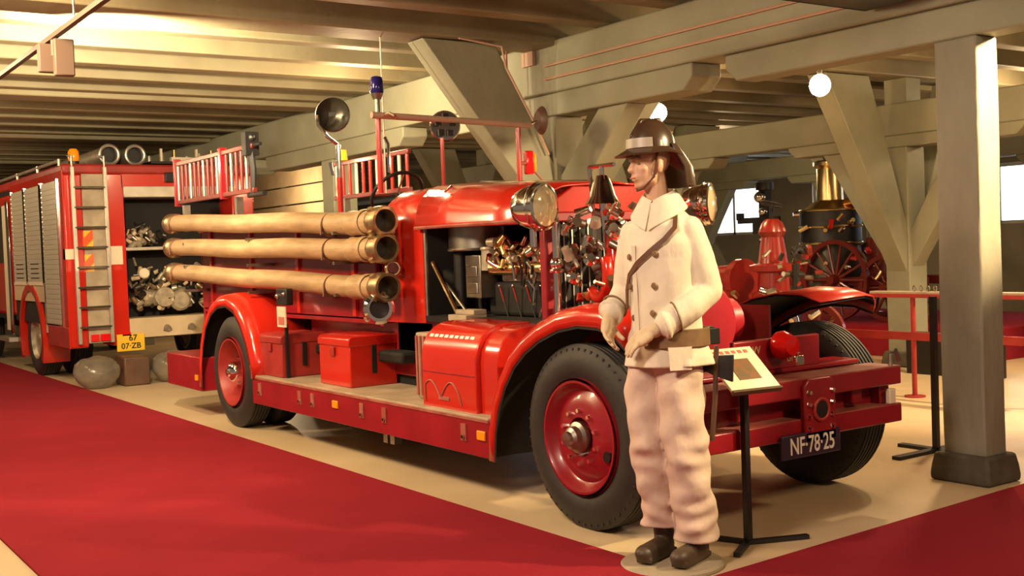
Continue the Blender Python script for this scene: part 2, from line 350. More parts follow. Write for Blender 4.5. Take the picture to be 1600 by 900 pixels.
# side valance and running boards
for s, y0 in ((0, 0), (1, 1.86)):
    v = tp(MB().box(-4.28, -.79, y0, y0 + .02, .26, .47), 'side_valance', DRED, .004)
    tp(MB().box(-4.28, -.79, y0 - .002 if not s else y0 - .5, y0 + .52 if not s else y0 + .022, .468, .49), 'running_board', RUNB, .004)
    if not s:
        for x in (-4.12, -3.35, -3.12, -2.34, -2.02, -1.05):
            tp(MB().obox((x, -.004, .385), (.055, .008, .10)).cyl((x, -.006, .36), (x, -.016, .36), .018, n=8), 'stirrup_plate', PINKW)
            tp(MB().cyl((x, -.008, .36), (x, -.020, .36), .010, n=8), 'bolt', BLACK)
        for x, z in ((-2.74, .39), (-.86, .385)):
            tp(MB().obox((x, -.006, z), (.085, .014, .055)), 'side_reflector', AMBER, .006)
        tp(MB().box(-4.28, -.79, -.006, .004, .462, .478), 'edge_trim', PINKW)
# front fenders
def fender(y0, y1, path, name, mt, s):
    """sheet swept along a side-view path; outer edge at y0 curls down"""
    def rings(off, mb):
        rg = []
        for i, (x, z) in enumerate(path):
            a = V(path[max(i - 1, 0)]); b = V(path[min(i + 1, len(path) - 1)]); t = (b - a).normalized(); n = V((-t.y, t.x))
            if n.y < 0 and abs(t.x) > .1: n = -n
            P = []
            for (fy, fo) in ((0, -.075), (-.004, -.03), (.02, -.004), (.07, .02), (.20, .03), (.36, .028), (1, .01)):
                y = y0 + (y1 - y0) * fy; q = V((x, z)) + n * (fo - off); P.append((q.x, y, q.y))
            rg.append(P)
        mb.loft(rg, close=False, cap=False)
    m1 = MB(); rings(0, m1); o = tp(m1, name, mt, smooth=60)
    sm = o.modifiers.new('thick', 'SOLIDIFY'); sm.thickness = .008; sm.offset = 0
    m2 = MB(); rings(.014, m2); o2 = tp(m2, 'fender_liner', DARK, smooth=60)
def arc(cx, cz, r, a0, a1, n): return [(cx + r * cos(RD(a0 + (a1 - a0) * i / n)), cz + r * sin(RD(a0 + (a1 - a0) * i / n))) for i in range(n + 1)]
fp = [(-.80, .26), (-.785, .42), (-.74, .58), (-.665, .72), (-.56, .85), (-.44, .945), (-.30, 1.02), (-.12, 1.085), (.06, 1.115), (.24, 1.11), (.38, 1.07), (.48, 1.0)]
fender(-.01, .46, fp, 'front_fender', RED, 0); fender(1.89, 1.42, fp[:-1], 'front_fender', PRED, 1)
rp = [(-5.53, .30), (-5.52, .50), (-5.46, .70), (-5.36, .88), (-5.20, 1.02), (-5.0, 1.10), (-4.78, 1.115), (-4.58, 1.06), (-4.42, .93), (-4.30, .77), (-4.22, .60), (-4.20, .47)]
fender(-.01, .56, rp, 'rear_fender', RED, 0); fender(1.89, 1.32, rp, 'rear_fender', RED, 1)
# inner wheel-arch walls
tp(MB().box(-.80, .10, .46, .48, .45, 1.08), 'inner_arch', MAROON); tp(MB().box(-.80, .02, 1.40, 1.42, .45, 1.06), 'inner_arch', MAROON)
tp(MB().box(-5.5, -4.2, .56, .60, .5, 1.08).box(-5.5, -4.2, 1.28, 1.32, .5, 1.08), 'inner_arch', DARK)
# rounded side locker behind the front fender
lk = [(.05, .48), (.05, .80), (.062, .865), (.095, .925), (.145, .968), (.21, .992), (.28, 1.0), (.46, 1.0), (.46, .48)]
L1 = tp(MB().prism(lk, 'x', -1.60, -.98), 'side_locker', RED, .008, smooth=50)
tp(MB().prism([(p[0] + .03 if p[0] < .4 else p[0], p[1] - .012 if p[1] > .6 else p[1]) for p in lk], 'x', -.98, -.80), 'locker_end_panel', RED, .006, smooth=50)
tp(MB().box(-1.585, -.995, .046, .052, .70, .706), 'locker_seam', DRED)
tp(MB().tube([(-1.56, .047, .52)] + [(-1.56 + .02 * k, .047, .55 + .10 * abs(sin(pi * (k + 3) / 12)) ) for k in range(20)] + [(-1.14, .047, .52)], .005, 6), 'pressed_outline', PINKW)
tp(MB().box(-1.4, -1.28, .044, .054, .54, .56), 'locker_hasp', PINKW)
for k in range(9): tp(MB().obox((-1.53 + k * .058, .0915, .921), (.040, .004, .020), (RD(-33), 0, 0)), 'pale_dash', LETT)  # row of short pale dashes along the locker's rounded upper edge
# ribbed light step beside the locker
st = tp(MB().box(-1.86, -1.62, .16, .44, .50, .92), 'ribbed_step', RUNB, .01)
tp(MB().box(-1.84, -1.62, .40, .56, .98, 1.02).box(-1.84, -1.62, .46, .56, 1.02, 1.05).box(-1.84, -1.62, .30, .40, .92, .95), 'sill_plate', RUNB, .004)
for k in range(5): tp(MB().box(-1.85 + k * .05, -1.83 + k * .05, .150, .165, .52, .90), 'step_rib', PINKW)
# rear step box
tp(MB().box(-6.46, -5.50, .0, .5, .25, .56), 'rear_step_box', DRED, .012)
tp(MB().box(-6.46, -5.50, 1.38, 1.88, .25, .56), 'rear_step_box', DRED, .012)
tp(MB().obox((-5.62, -.004, .37), (.06, .008, .05)), 'side_reflector', AMBER)
# body behind the cab (hose bed side) and lower body
tp(MB().box(-6.35, -2.75, .36, .40, .95, 1.72).box(-6.35, -2.75, 1.48, 1.52, .95, 1.72).box(-6.39, -6.35, .36, 1.52, .6, 1.72), 'hose_bed_side', DRED, .01)
tp(MB().box(-6.35, -2.75, .36, 1.52, .93, .97).box(-6.35, -2.75, .42, 1.46, 1.60, 1.64), 'hose_bed_floor', DRED)
tp(MB().box(-4.2, -2.0, .50, .54, .70, .97).box(-4.2, -2.0, 1.34, 1.38, .70, .97), 'body_skirt', DRED, .01)
tp(MB().box(-6.37, -2.73, .33, .43, 1.70, 1.74), 'bed_rail', RED, .01)
for x in (-6.1, -5.1, -4.1, -3.1): tp(MB().box(x, x + .05, .34, .37, .98, 1.70), 'body_rib', RED)
for x in (-6.2, -4.6, -2.95):
    for z in (1.245, 1.475, 1.69): tp(MB().box(x, x + .03, .12, .37, z - .11, z - .085), 'hose_bracket', STEEL)
# crates / seat in the bed
tp(MB().box(-3.5, -2.95, .5, 1.38, 1.62, 1.76), 'crew_seat', MAROON, .03)
# cowl: tall rounded red panel in front of the driver
cw = []
def cowl_ring(x, yo, zt, zb=.95, n=7):
    P = [(x, yo, zb), (x, yo, zt - .28)]
    for k in range(1, n + 1):
        a = pi / 2 * k / n; P.append((x, yo + .26 * (1 - cos(a)), zt - .28 + .26 * sin(a)))
    P.append((x, .94, zt + .02)); Q = [(x, 1.88 - p[1], p[2]) for p in reversed(P[:-1])]
    return P + Q
tp(MB().loft([cowl_ring(-2.74, .42, 1.84), cowl_ring(-2.70, .385, 1.88), cowl_ring(-2.62, .375, 1.90), cowl_ring(-2.30, .40, 1.89), cowl_ring(-2.20, .44, 1.865)]), 'cowl', RED, smooth=50)
tp(MB().box(-2.72, -2.2, .50, 1.38, .62, .96), 'cowl_base', DRED, .02)
tp(MB().tube([(-2.19, .455, 1.0), (-2.19, .455, 1.60)], .014, 6), 'bay_edge', STEEL)
# bonnet top: near slope, ridge, far slope lifted
def bon(side):
    out = []
    for x, y0, zb, zt in ((-2.22, .402, 1.60, 1.895), (-1.8, .402, 1.597, 1.87), (-1.3, .402, 1.592, 1.84), (-.80, .405, 1.585, 1.805)):
        r = []
        for k in range(7):
            a = pi / 2 * k / 6; r.append((x, y0 + .24 * (1 - cos(a)), zb + .02 + (zt - zb - .03) * sin(a)))
        r += [(x, y0 + .38, zt - .002), (x, .94, zt + .01)]
        r = [(x, y0 - .006, zb - .01)] + r
        out.append([(p[0], p[1] if side > 0 else 1.88 - p[1], p[2]) for p in r])
    return MB().loft(out, close=False, cap=False)
for sd in (1, -1):
    o = tp(bon(sd), 'bonnet_panel', RED, smooth=60); sm = o.modifiers.new('thick', 'SOLIDIFY'); sm.thickness = .012; sm.offset = 0
tp(MB().tube([(-2.22, .94, 1.908), (-1.5, .94, 1.862), (-.80, .94, 1.818)], .012, 8), 'bonnet_hinge', CHROME)
tp(MB().tube([(-2.22, .395, 1.597), (-.80, .395, 1.597)], .012, 6), 'bonnet_lip', PINKW)
tp(MB().cyl((-2.05, .60, 1.76), (-2.05, .575, 1.78), .014).tube([(-2.05, .57, 1.775), (-1.98, .50, 1.83), (-1.90, .50, 1.86)], .008), 'bonnet_catch', CHROME)
for k in range(5): tp(MB().obox((-1.12 + k * .045, .505, 1.695), (.022, .012, .02), (RD(30), 0, 0)), 'rivet', BRASS)
# engine bay
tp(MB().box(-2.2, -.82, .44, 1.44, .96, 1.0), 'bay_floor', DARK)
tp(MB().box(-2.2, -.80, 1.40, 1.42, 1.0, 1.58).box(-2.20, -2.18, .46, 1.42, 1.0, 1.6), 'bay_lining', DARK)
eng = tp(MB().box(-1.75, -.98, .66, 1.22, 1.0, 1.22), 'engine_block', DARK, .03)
tp(MB().cyl((-1.62, .62, 1.31), (-.98, .62, 1.31), .042, n=14), 'manifold', BRASS)
tp(MB().box(-1.62, -1.0, .68, 1.18, 1.22, 1.30), 'cylinder_head', CAST, .02)
for k in range(4):
    x = -1.52 + k * .15
    tp(MB().cyl((x, .70, 1.30), (x, .70, 1.40), .038, .03, 12).ball((x, .70, 1.42), .034, 10, 6), 'valve_dome', BRASS if k % 2 else CAST)
    tp(MB().tube([(x, .62, 1.33), (x, .58, 1.40), (x + .03, .62, 1.46), (x + .05, .72, 1.47)], .014, 8), 'fuel_pipe', COPPER if k % 2 else CHROME)
    tp(MB().cyl((x, .66, 1.0), (x, .60, 1.20), .007, n=6).ball((x, .60, 1.20), .012, 8, 6), 'control_rod', CHROME)
tp(MB().box(-1.86, -1.68, .56, .70, 1.12, 1.40).box(-1.83, -1.71, .55, .56, 1.15, 1.22).box(-1.83, -1.71, .55, .56, 1.26, 1.33), 'magneto', STEEL, .015)
tp(MB().cyl((-1.66, .62, 1.30), (-1.66, .62, 1.44), .055, .05).torus((-1.66, .62, 1.44), (0, 0, 1), .045, .014, 16, 8).cyl((-1.62, .60, 1.48), (-1.54, .60, 1.48), .03), 'carburettor', CAST)
tp(MB().cyl((-1.96, .72, 1.44), (-1.96, .72, 1.59), .19, n=28).torus((-1.96, .72, 1.44), (0, 0, 1), .19, .01, 28, 6), 'fluid_tank', STEEL)
tp(MB().cyl((-2.02, .62, 1.06), (-2.02, .62, 1.42), .045, n=12).cyl((-1.9, .70, 1.04), (-1.9, .70, 1.4), .02), 'filter_column', BLACK)
tp(MB().tube([(-2.18, .50, 1.36), (-1.83, .48, 1.0)], .016, 8), 'steering_rod', BRASS)
tp(MB().tube([(-2.05, .52, 1.22), (-1.72, .50, 1.0)], .010, 8), 'steering_rod', STEEL)
tp(MB().tube([(-1.02, .56, 1.02), (-.86, .52, 1.18), (-.82, .56, 1.36)], .02, 8), 'coolant_pipe', CHROME)
rng = random.Random(3)
for k in range(50):
    x = rng.uniform(-1.6, -.9); y = rng.uniform(.52, .64); z = rng.uniform(1.28, 1.50); r = rng.uniform(.012, .028)
    d = V((rng.uniform(-1, 1), rng.uniform(-.6, .2), rng.uniform(-1, 1))).normalized() * rng.uniform(.03, .07)
    tp(MB().cyl((x, y, z), V((x, y, z)) + d, r, r * .8, 10), 'fitting', (BRASS, CHROME, CAST, BRASS)[k % 4])
for k in range(14):
    x = rng.uniform(-1.25, -.85); y = rng.uniform(.50, .62); z = rng.uniform(1.02, 1.28)
    tp(MB().tube([(x, y, z), (x + rng.uniform(-.05, .05), y, z + .1), (x + rng.uniform(-.08, .08), y - .02, z + .18)], .009, 6), 'small_pipe', (CHROME, BLACK, STEEL)[k % 3])
# front end: radiator surround, pump and fittings ahead of it
tp(MB().box(-.84, -.78, .43, .49, .98, 1.62).box(-.84, -.78, 1.39, 1.45, .98, 1.62).box(-.84, -.78, .43, 1.45, 1.58, 1.64).box(-.84, -.78, .43, 1.45, .95, 1.02), 'radiator_frame', DRED, .01)
tp(MB().prism([(.43, 1.60), (1.45, 1.60), (1.38, 1.70), (1.22, 1.79), (.66, 1.79), (.50, 1.70)], 'x', -.84, -.79), 'radiator_top', RED, .006)
tp(MB().box(-.83, -.81, .49, 1.39, 1.02, 1.58), 'radiator_core', DARK)
for k in range(15): tp(MB().box(-.812, -.80, .52 + k * .06, .53 + k * .06, 1.02, 1.58), 'radiator_fin', STEEL)
tp(MB().cyl((-.66, .42, 1.04), (-.66, .42, 1.60), .022, n=12).torus((-.66, .42, 1.30), (0, 0, 1), .03, .014, 16, 8).ball((-.66, .42, 1.34), .04), 'headlight_post', CHROME)
tp(MB().tube([(-.66, .42, 1.60), (-.60, .30, 1.62)], .02, 8), 'headlight_arm', CHROME)
pump = tp(MB().lathe([(.0, -.17), (.20, -.17), (.24, -.12), (.25, 0), (.24, .12), (.20, .17), (.0, .17)], (-.15, .94, .98), (1, 0, 0), 28).cyl((-.15, .65, .98), (-.15, 1.25, .98), .13, n=20).cyl((-.4, .94, .98), (-.8, .94, .98), .08), 'front_pump', DRED)
tp(MB().torus((-.45, .55, 1.28), (.3, 1, 0), .14, .032, 24, 10, -.6, 2.4), 'hose_bend', RED)
tp(MB().tube([(-.40, .62, 1.5), (-.34, .58, 1.38), (-.36, .60, 1.22), (-.30, .66, 1.08), (-.1, .7, 1.0)], .045, 10), 'delivery_pipe', RED)
for (x, y, z, r) in ((-.36, .60, 1.52, .05), (-.42, .48, 1.36, .045), (-.30, .70, 1.42, .06), (-.48, .40, 1.26, .038)):
    tp(MB().lathe([(r * .6, -.03), (r, -.02), (r, .02), (r * .6, .03), (r * .5, .06)], (x, y, z), (.7, -.6, .2), 16), 'gauge', CHROME)
for k in range(90):
    y = rng.uniform(.42, 1.0); x = rng.uniform(-.70, -.25); z = rng.uniform(1.10, 1.66)
    if z < 1.2 and y < .5: z += .2
    r = rng.uniform(.012, .034); d = V((rng.uniform(-1, 1), rng.uniform(-1, .4), rng.uniform(-1, 1))).normalized() * rng.uniform(.04, .10)
    tp(MB().cyl((x, y, z), V((x, y, z)) + d, r, r * .75, 10), 'pump_fitting', (CHROME, STEEL, BRASS, CAST, STEEL, CHROME, DWOOD, RED)[k % 8])
tp(MB().lathe([(.0, .0), (.035, .005), (.055, .05), (.075, .12), (.10, .16), (.103, .165)], (-.45, .60, 1.83), (0, 0, -1), 24).cyl((-.45, .60, 1.83), (-.45, .60, 1.88), .014).tube([(-.56, .60, 1.88), (-.34, .60, 1.88)], .012, 8), 'fire_bell', CHROME)
tp(MB().tube([(-.45, .60, 1.68), (-.45, .66, 1.1)], .022, 8).tube([(-.56, .60, 1.88), (-.56, .64, 1.3)], .012, 8), 'bell_bracket', CHROME)
# headlights
def headlight(y, x, z, rz):
    g = empty('headlight'); g.parent = T; g.location = TL + V((x, y, z)); g.rotation_euler = (0, 0, rz)
    MB().lathe([(.0, -.17), (.05, -.168), (.095, -.13), (.118, -.07), (.124, -.02), (.130, -.015), (.130, .005), (.124, .01), (.132, .015), (.132, .035), (.12, .04)], (0, 0, 0), (1, 0, 0), 36).build('lamp_shell', CHROME, g)
    MB().lathe([(.0, .062), (.05, .058), (.09, .048), (.119, .036), (.119, .03), (.0, .03)], (0, 0, 0), (1, 0, 0), 32).build('lens', LENS, g)
    MB().torus((0, 0, 0), (1, 0, 0), .130, .008, 36, 8).build('bezel', CHROME, g)
    MB().cyl((-.05, 0, -.12), (-.05, 0, -.22), .02).build('stem', CHROME, g)
headlight(.24, -.56, 1.66, .30); headlight(1.60, -.66, 1.67, .55)
tp(MB().tube([(-.70, 1.60, 1.5), (-.70, 1.50, 1.1)], .02, 8), 'headlight_post', CHROME)
# windscreen frame, beacon, lamps, mirror
WX = -2.62
tp(MB().tube([(WX, .36, 1.86), (WX, .36, 2.40)], .020, 10), 'screen_post', RED)
tp(MB().tube([(WX, 1.56, 1.86), (WX, 1.56, 2.36)], .020, 10), 'screen_post', RED)
tp(MB().tube([(WX, .88, 1.88), (WX, .88, 2.26)], .014, 10), 'screen_post', RED)
tp(MB().tube([(WX + .02, .30, 2.405), (WX + .02, 1.66, 2.375)], .024, 10), 'screen_top_rail', COND)
tp(MB().tube([(WX + .06, .40, 2.0), (WX + .06, .40, 2.2), (WX + .05, .38, 2.25)], .012, 8).tube([(WX, .38, 2.40), (WX + .1, .40, 2.41), (WX + .18, .40, 2.38)], .012, 8), 'screen_bracket', CHROME)
tp(MB().cyl((WX, .36, 2.42), (WX, .36, 2.52), .018).cyl((WX, .36, 2.52), (WX, .36, 2.56), .03, .045), 'beacon_stem', STEEL)
tp(MB().lathe([(.044, 0), (.048, .01), (.046, .09), (.036, .115), (.0, .125)], (WX, .36, 2.56), (0, 0, 1), 20), 'beacon', BLUE)
tp(MB().lathe([(.0, -.02), (.105, -.02), (.115, 0), (.105, .02), (.0, .02)], (WX - .02, .92, 2.35), (.9, -.4, 0), 28), 'siren_rim', CHROME)
for a in range(5):
    t = 2 * pi * a / 5 + .3; tp(MB().obox((WX + .02 , .90 + .065 * cos(t), 2.35 + .065 * sin(t)), (.02, .045, .045)), 'siren_opening', BLACK)
tp(MB().lathe([(.0, -.03), (.07, -.03), (.105, 0), (.11, .01), (.0, .02)], (WX + .05, 1.74, 2.41), (.19, .98, 0), 28), 'rear_mirror', DWOOD)
tp(MB().cyl((WX + .0, 1.64, 2.38), (WX + .05, 1.74, 2.41), .012), 'mirror_arm', CHROME)
tp(MB().box(WX - .03, WX + .03, 1.62, 1.68, 2.0, 2.18), 'indicator_housing', REDL, .01)
tp(MB().box(WX - .02, WX + .025, 1.68, 1.71, 2.02, 2.16), 'indicator_lens', ORNG, .01)
tp(MB().tube([(WX, 1.56, 2.08), (WX, 1.64, 2.09)], .015, 8).tube([(WX, 1.70, 2.02), (WX, 1.78, 1.95), (WX, 1.78, 1.8)], .007, 6), 'indicator_arm', PINKW)
# search lamp on its post
tp(MB().tube([(-3.35, .40, 1.7), (-3.35, .40, 2.02)], .022, 10), 'lamp_post', RED)
tp(MB().tube([(-3.35, .40, 2.02), (-3.35, .40, 2.27)], .020, 10).tube([(-3.37, .36, 2.04), (-3.37, .34, 2.14)], .016, 8).tube([(-3.35, .40, 2.27), (-3.36, .32, 2.33), (-3.42, .28, 2.42), (-3.40, .26, 2.50)], .014, 8), 'lamp_bracket', CHROME)
g = empty('search_lamp'); g.parent = T; g.location = TL + V((-3.38, .38, 2.50)); g.rotation_euler = (0, 0, RD(-35))
MB().lathe([(.0, -.15), (.05, -.15), (.10, -.09), (.122, -.02), (.128, 0), (.128, .015)], (0, 0, 0), (1, 0, 0), 32, cap=False).build('lamp_shell', MIRR, g)
MB().lathe([(.125, .012), (.10, -.03), (.06, -.055), (.0, -.065)], (0, 0, 0), (1, 0, 0), 32, cap=False).build('lamp_glass', MIRR, g)
MB().torus((0, 0, 0), (1, 0, 0), .128, .006, 32, 8).build('bezel', STEEL, g)
MB().obox((.02, 0, 0), (.02, .05, .03)).build('lamp_socket', BLACK, g)
# steering wheel
tp(MB().torus((-2.86, .62, 1.86), (-.75, 0, .6), .20, .014, 36, 8).tube([(-2.86, .62, 1.86), (-2.62, .62, 1.70)], .018), 'steering_wheel', BLACK)
for a in range(4):
    u, v_, _ = basis((-.75, 0, .6)); d = u * cos(a * pi / 2) + v_ * sin(a * pi / 2)
    tp(MB().tube([V((-2.86, .62, 1.86)), V((-2.86, .62, 1.86)) + d * .2], .007), 'wheel_spoke', CHROME)
# bumper
for z0, z1, xa in ((.64, .735, .50), (.44, .535, .56)):
    tp(MB().box(xa, .71, .02, 1.66, z0, z1), 'bumper_rail', DRED, .008)
    tp(MB().box(xa + .004, .706, .024, 1.656, z1 - .002, z1 + .004), 'rail_top', PINKW)
for y in (.16, 1.54): tp(MB().box(.60, .66, y, y + .08, .52, .66), 'bumper_strut', DRED, .006)
tp(MB().box(.45, .60, .05, 1.55, .53, .64), 'bumper_web', DRED, .006)
br = tp(MB().prism([(.87, .42), (.87, .70), (.90, .735), (1.07, .735), (1.10, .70), (1.10, .42)], 'x', .70, .735), 'tow_plate', DRED, .008)
tp(MB().cyl((.735, .985, .58), (.745, .985, .58), .045), 'tow_eye', BLACK); tp(MB().torus((.74, .985, .58), (1, 0, 0), .052, .010), 'tow_ring', DULLRED)
for y in (.90, 1.07):
    for z in (.49, .55, .61, .67): tp(MB().cyl((.735, y, z), (.752, y, z), .014, .010, 8), 'bolt', CHROME)
pl = tp(MB().box(.72, .735, .70, 1.13, .355, .475), 'number_plate', PLATE, .006)
lt = text('NF·78·25', .118, LETT, pl, (.738, .915, .413), FX, name='plate_lettering', sx=.74, bold=.001)
tp(MB().box(.70, .72, .88, .95, .42, .50), 'plate_bracket', DRED)
tp(MB().box(.44, .47, .66, 1.30, .76, .925), 'front_panel', DRED, .008)
lt2 = text('25', .075, GOLDL, T, TL + V((.473, 1.09, .885)), FX); lt3 = text('BRT', .06, GOLDL, T, TL + V((.473, 1.09, .815)), FX); lt4 = text('BW', .06, GOLDL, T, TL + V((.473, .80, .87)), FX)
tp(MB().box(.28, .47, .3, 1.62, .735, .765), 'front_apron', DRED, .01)
tp(MB().lathe([(.0, .07), (.05, .06), (.075, .0), (.07, -.03), (.0, -.03)], (.52, .97, .89), (1, 0, 0), 24), 'pump_cap', REDL)
tp(MB().obox((.60, .985, .815), (.03, .06, .05)), 'cap_latch', CHROME, .006)
tp(MB().tube([(.69, 1.60, .735), (.69, 1.60, .80), (.69, 1.64, .82), (.69, 1.67, .76)], .012, 8), 'tow_hook', STEEL)
tp(MB().obox((.70, 1.58, .58), (.03, .05, .08)), 'towing_pin', WHITE, .006)
tp(MB().box(.2, .42, .30, .62, .92, 1.0).box(.22, .40, .32, .60, 1.0, 1.01), 'battery_box', BLACK, .01)
tp(MB().cyl((.45, .45, 1.0), (.45, .45, 1.35), .012), 'marker_rod', RED)
# ================================================================== SUCTION HOSES (lie in brackets)
def hose(z, ends, label, y=.20):
    r = empty('suction_hose', (-4.4, y, z)); tag(r, label, 'hose', 'suction hoses strapped along the fire engine')
    zl, zr = ends
    P = [(-2.3, 0, zl)] + [(-2.2 + i * .44, 0, zl + (zr - zl) * i / 9 + .006 * sin(i * 1.3)) for i in range(10)] + [(1.96, 0, zr)]
    MB().tube(P, .080, 20).build('hose_body', TAN, r)
    for x in (-2.16, 1.30):
        MB().torus((x, 0, zl if x < 0 else zr), (1, 0, 0), .083, .010, 24, 8).tube([(x, -.085, zl if x < 0 else zr), (x + .02, -.10, (zl if x < 0 else zr) - .07)], .008, 6).build('strap', STRAP, r)
    MB().lathe([(.085, 1.62), (.09, 1.64), (.09, 1.66), (.085, 1.68), (.085, 1.80), (.092, 1.82), (.092, 1.85), (.086, 1.87)], (0, 0, zr), (1, 0, 0), 24, cap=False).build('hose_cuff', BRASS if 0 else TAN, r)
    MB().lathe([(.082, 1.98), (.098, 2.0), (.104, 2.03), (.104, 2.10), (.096, 2.13), (.078, 2.13), (.072, 2.10), (.070, 2.0), (.0, 1.99)], (0, 0, zr), (1, 0, 0), 28, cap=False).build('coupling', TARN, r)
    for k in range(4):
        a = pi / 4 + k * pi / 2; MB().obox((2.06, .108 * cos(a), zr + .108 * sin(a)), (.05, .03, .03), (a, 0, 0)).build('coupling_lug', TARN, r)
    MB().cyl((2.0, 0, zr), (2.005, 0, zr), .072).build('hose_mouth', BLACK, r)
    MB().lathe([(.082, -2.24), (.10, -2.26), (.10, -2.34), (.085, -2.36), (.0, -2.36)], (0, 0, zl), (1, 0, 0), 24).build('coupling', TARN, r)
    return r
hose(1.70, (.105, -.045), 'topmost tan suction hose with an open coupling, above two others')
hose(1.475, (.09, -.005), 'middle tan suction hose between the top and bottom hoses')
hb = hose(1.235, (.085, -.03), 'lowest tan suction hose, ending above a chrome coupling ring')
q = empty('coupling_ring', (-2.35, .16, 1.06)); tag(q, 'chrome coupling ring hanging below the end of the lowest suction hose', 'coupling')
MB().lathe([(.07, -.04), (.10, -.04), (.108, -.01), (.108, .03), (.09, .045), (.068, .045), (.068, -.04)], (0, 0, 0), (.9, -.3, .1), 24, cap=False).build('ring', CHROME, q)
MB().cyl((-.06, .02, 0), (0, 0, 0), .07).build('ring_core', BLACK, q)
for k in range(5): MB().obox((.0, .105 * cos(k * 1.256), .105 * sin(k * 1.256)), (.04, .03, .03), (k * 1.256, 0, 0)).build('ring_lug', CHROME, q)
q2 = empty('hose_nozzle', (-2.37, .30, 1.33)); tag(q2, 'small brass nozzle tucked between the hose ends and the red cowl', 'nozzle')
MB().lathe([(.045, -.12), (.05, -.02), (.06, 0), (.06, .04), (.048, .06), (.04, .06), (.038, 0)], (0, 0, 0), (.8, -.5, 0), 18, cap=False).build('nozzle_body', BRASS, q2)
# ================================================================== TOOLBOXES on the running board
def toolbox(x0, x1, y0, y1, z0, z1, label, mt, r=.03):
    b = empty('toolbox', ((x0 + x1) / 2, (y0 + y1) / 2, z0)); tag(b, label, 'toolbox'); w, d, h = (x1 - x0) / 2, (y1 - y0) / 2, z1 - z0
    MB().box(-w, w, -d, d, 0, h - .06).build('box_body', mt, b, bevel=.01)
    MB().prism([(-d - .008, h - .075), (-d - .008, h - .02), (-d + .02, h), (d, h), (d + .005, h - .075)], 'x', -w - .006, w + .006).build('lid', mt, b, bevel=.008)
    MB().box(w + .006, w + .014, -.02, .02, h * .25, h * .8).build('latch', BLACK, b, bevel=.003); MB().box(-.03, .03, -d - .018, -d - .006, h * .6, h * .78).build('hasp', DULLRED, b, bevel=.003)
    return b
toolbox(-3.24, -2.74, .12, .50, .49, .855, 'bright red toolbox with a black latch on the running board', RED)
toolbox(-4.22, -3.80, .06, .44, .49, .83, 'darker red toolbox behind the rear fender on the running board', DULLRED)
# small picture card on thin black pole, standing on the running board
q = empty('picture_card', (-3.78, .10, .49)); tag(q, 'small card with a picture and black lamp on a thin pole behind the toolboxes', 'sign')
MB().box(-.012, .012, -.012, .012, 0, .42).build('pole', BLACK, q)
MB().box(-.10, .06, -.03, -.02, .40, .56).build('card', WHITE, q); MB().box(-.07, .04, -.034, -.031, .42, .48).build('picture', PINKP, q)
MB().box(-.11, .09, -.03, .03, .57, .70).build('lamp_case', BLACK, q, bevel=.01); MB().ball((-.07, -.035, .64), .02, 10, 6).ball((.06, -.035, .66), .016, 10, 6).build('small_lens', CHROME, q)
# ================================================================== LADDERS standing on edge on the engine
def ladder(x0, x1, y, z0, z1, label, n, back=False):
    r = empty('ladder', (x0, y, z0)); tag(r, label, 'ladder', 'ladders carried on edge on the fire engine'); L = x1 - x0; H = z1 - z0
    for h in (.02, H - .02): MB().box(0, L, -.02, .02, h - .02, h + .02).build('rail', MAROON, r, bevel=.005)
    for k in range(n):
        x = .05 + (L - .1) * k / (n - 1); MB().cyl((x, 0, .03), (x, 0, H - .03), .016, n=10).build('rung', (RED if k % 3 else WHITE) if back else (MAROON if k % 3 else STEEL), r)
    return r
l1 = ladder(-6.82, -4.78, .30, 2.00, 2.42, 'red ladder on edge above the hoses, nearest the aisle', 17)
for x in (0, 1.27): MB().box(x, x + .05, -.035, .035, -.02, .45).build('end_post', DRED, l1, bevel=.006)
MB().box(1.92, 2.02, -.06, .06, .32, .52).cyl((1.95, 0, .40), (2.2, 0, .40), .016).cyl((1.9, 0, -.02), (2.25, 0, -.02), .022).tube([(2.0, 0, -.02), (2.02, 0, .2), (1.98, 0, .42)], .028, 8).ball((1.95, 0, .47), (.09, .05, .06)).build('hook', BLACK, l1)
l2 = ladder(-5.70, -4.2, 1.50, 1.97, 2.34, 'red and white ladder on edge on the far side behind the windscreen', 11, True)
for x, y in ((-6.6, .27), (-5.2, .27), (-5.5, 1.47), (-4.4, 1.47)): tp(MB().box(x, x + .06, y, y + .06, 1.72, 1.98), 'ladder_bracket', STEEL)
tp(MB().box(-6.62, -5.7, .36, .6, 1.74, 1.80), 'ladder_shelf', BLACK)
tp(MB().cyl((-5.42, 1.46, 2.34), (-5.42, 1.46, 2.44), .045, .035, 12), 'rear_beacon', ORNG)
# ================================================================== MODERN FIRE ENGINE behind
B = empty('modern_fire_engine', (-12.5, 1.0, 0)); tag(B, 'modern red fire engine with roller shutters seen from behind at the left', 'fire engine')
BL = V((12.5, -1.0, 0))
def bp(mb, name, mt, bevel=0, label=None):
    o = mb.build(name, mt, B, bevel=bevel); o.location = BL
    if label: o['label'] = label
    return o
bx, by0, by1 = -9.4, -.2, 2.14
bp(MB().box(-16.2, -9.9, by0 + .02, by1 - .02, .7, 2.5), 'body_core', DARK)
bp(MB().box(-16.2, bx, by0, by1, 2.5, 2.62), 'roof', DULLRED, .03)
bp(MB().box(-9.9, bx, by0, .02, .45, 2.5), 'rear_corner', RED, .02); bp(MB().box(-9.9, bx, .30, .50, .45, 2.5), 'rear_pillar', RED, .01)
bp(MB().box(-9.9, bx, 1.85, by1, .45, 2.5), 'rear_pillar', RED, .02)
bp(MB().box(bx - .03, bx - .01, .02, .30, .5, 2.5), 'ladder_backing', RUNB)
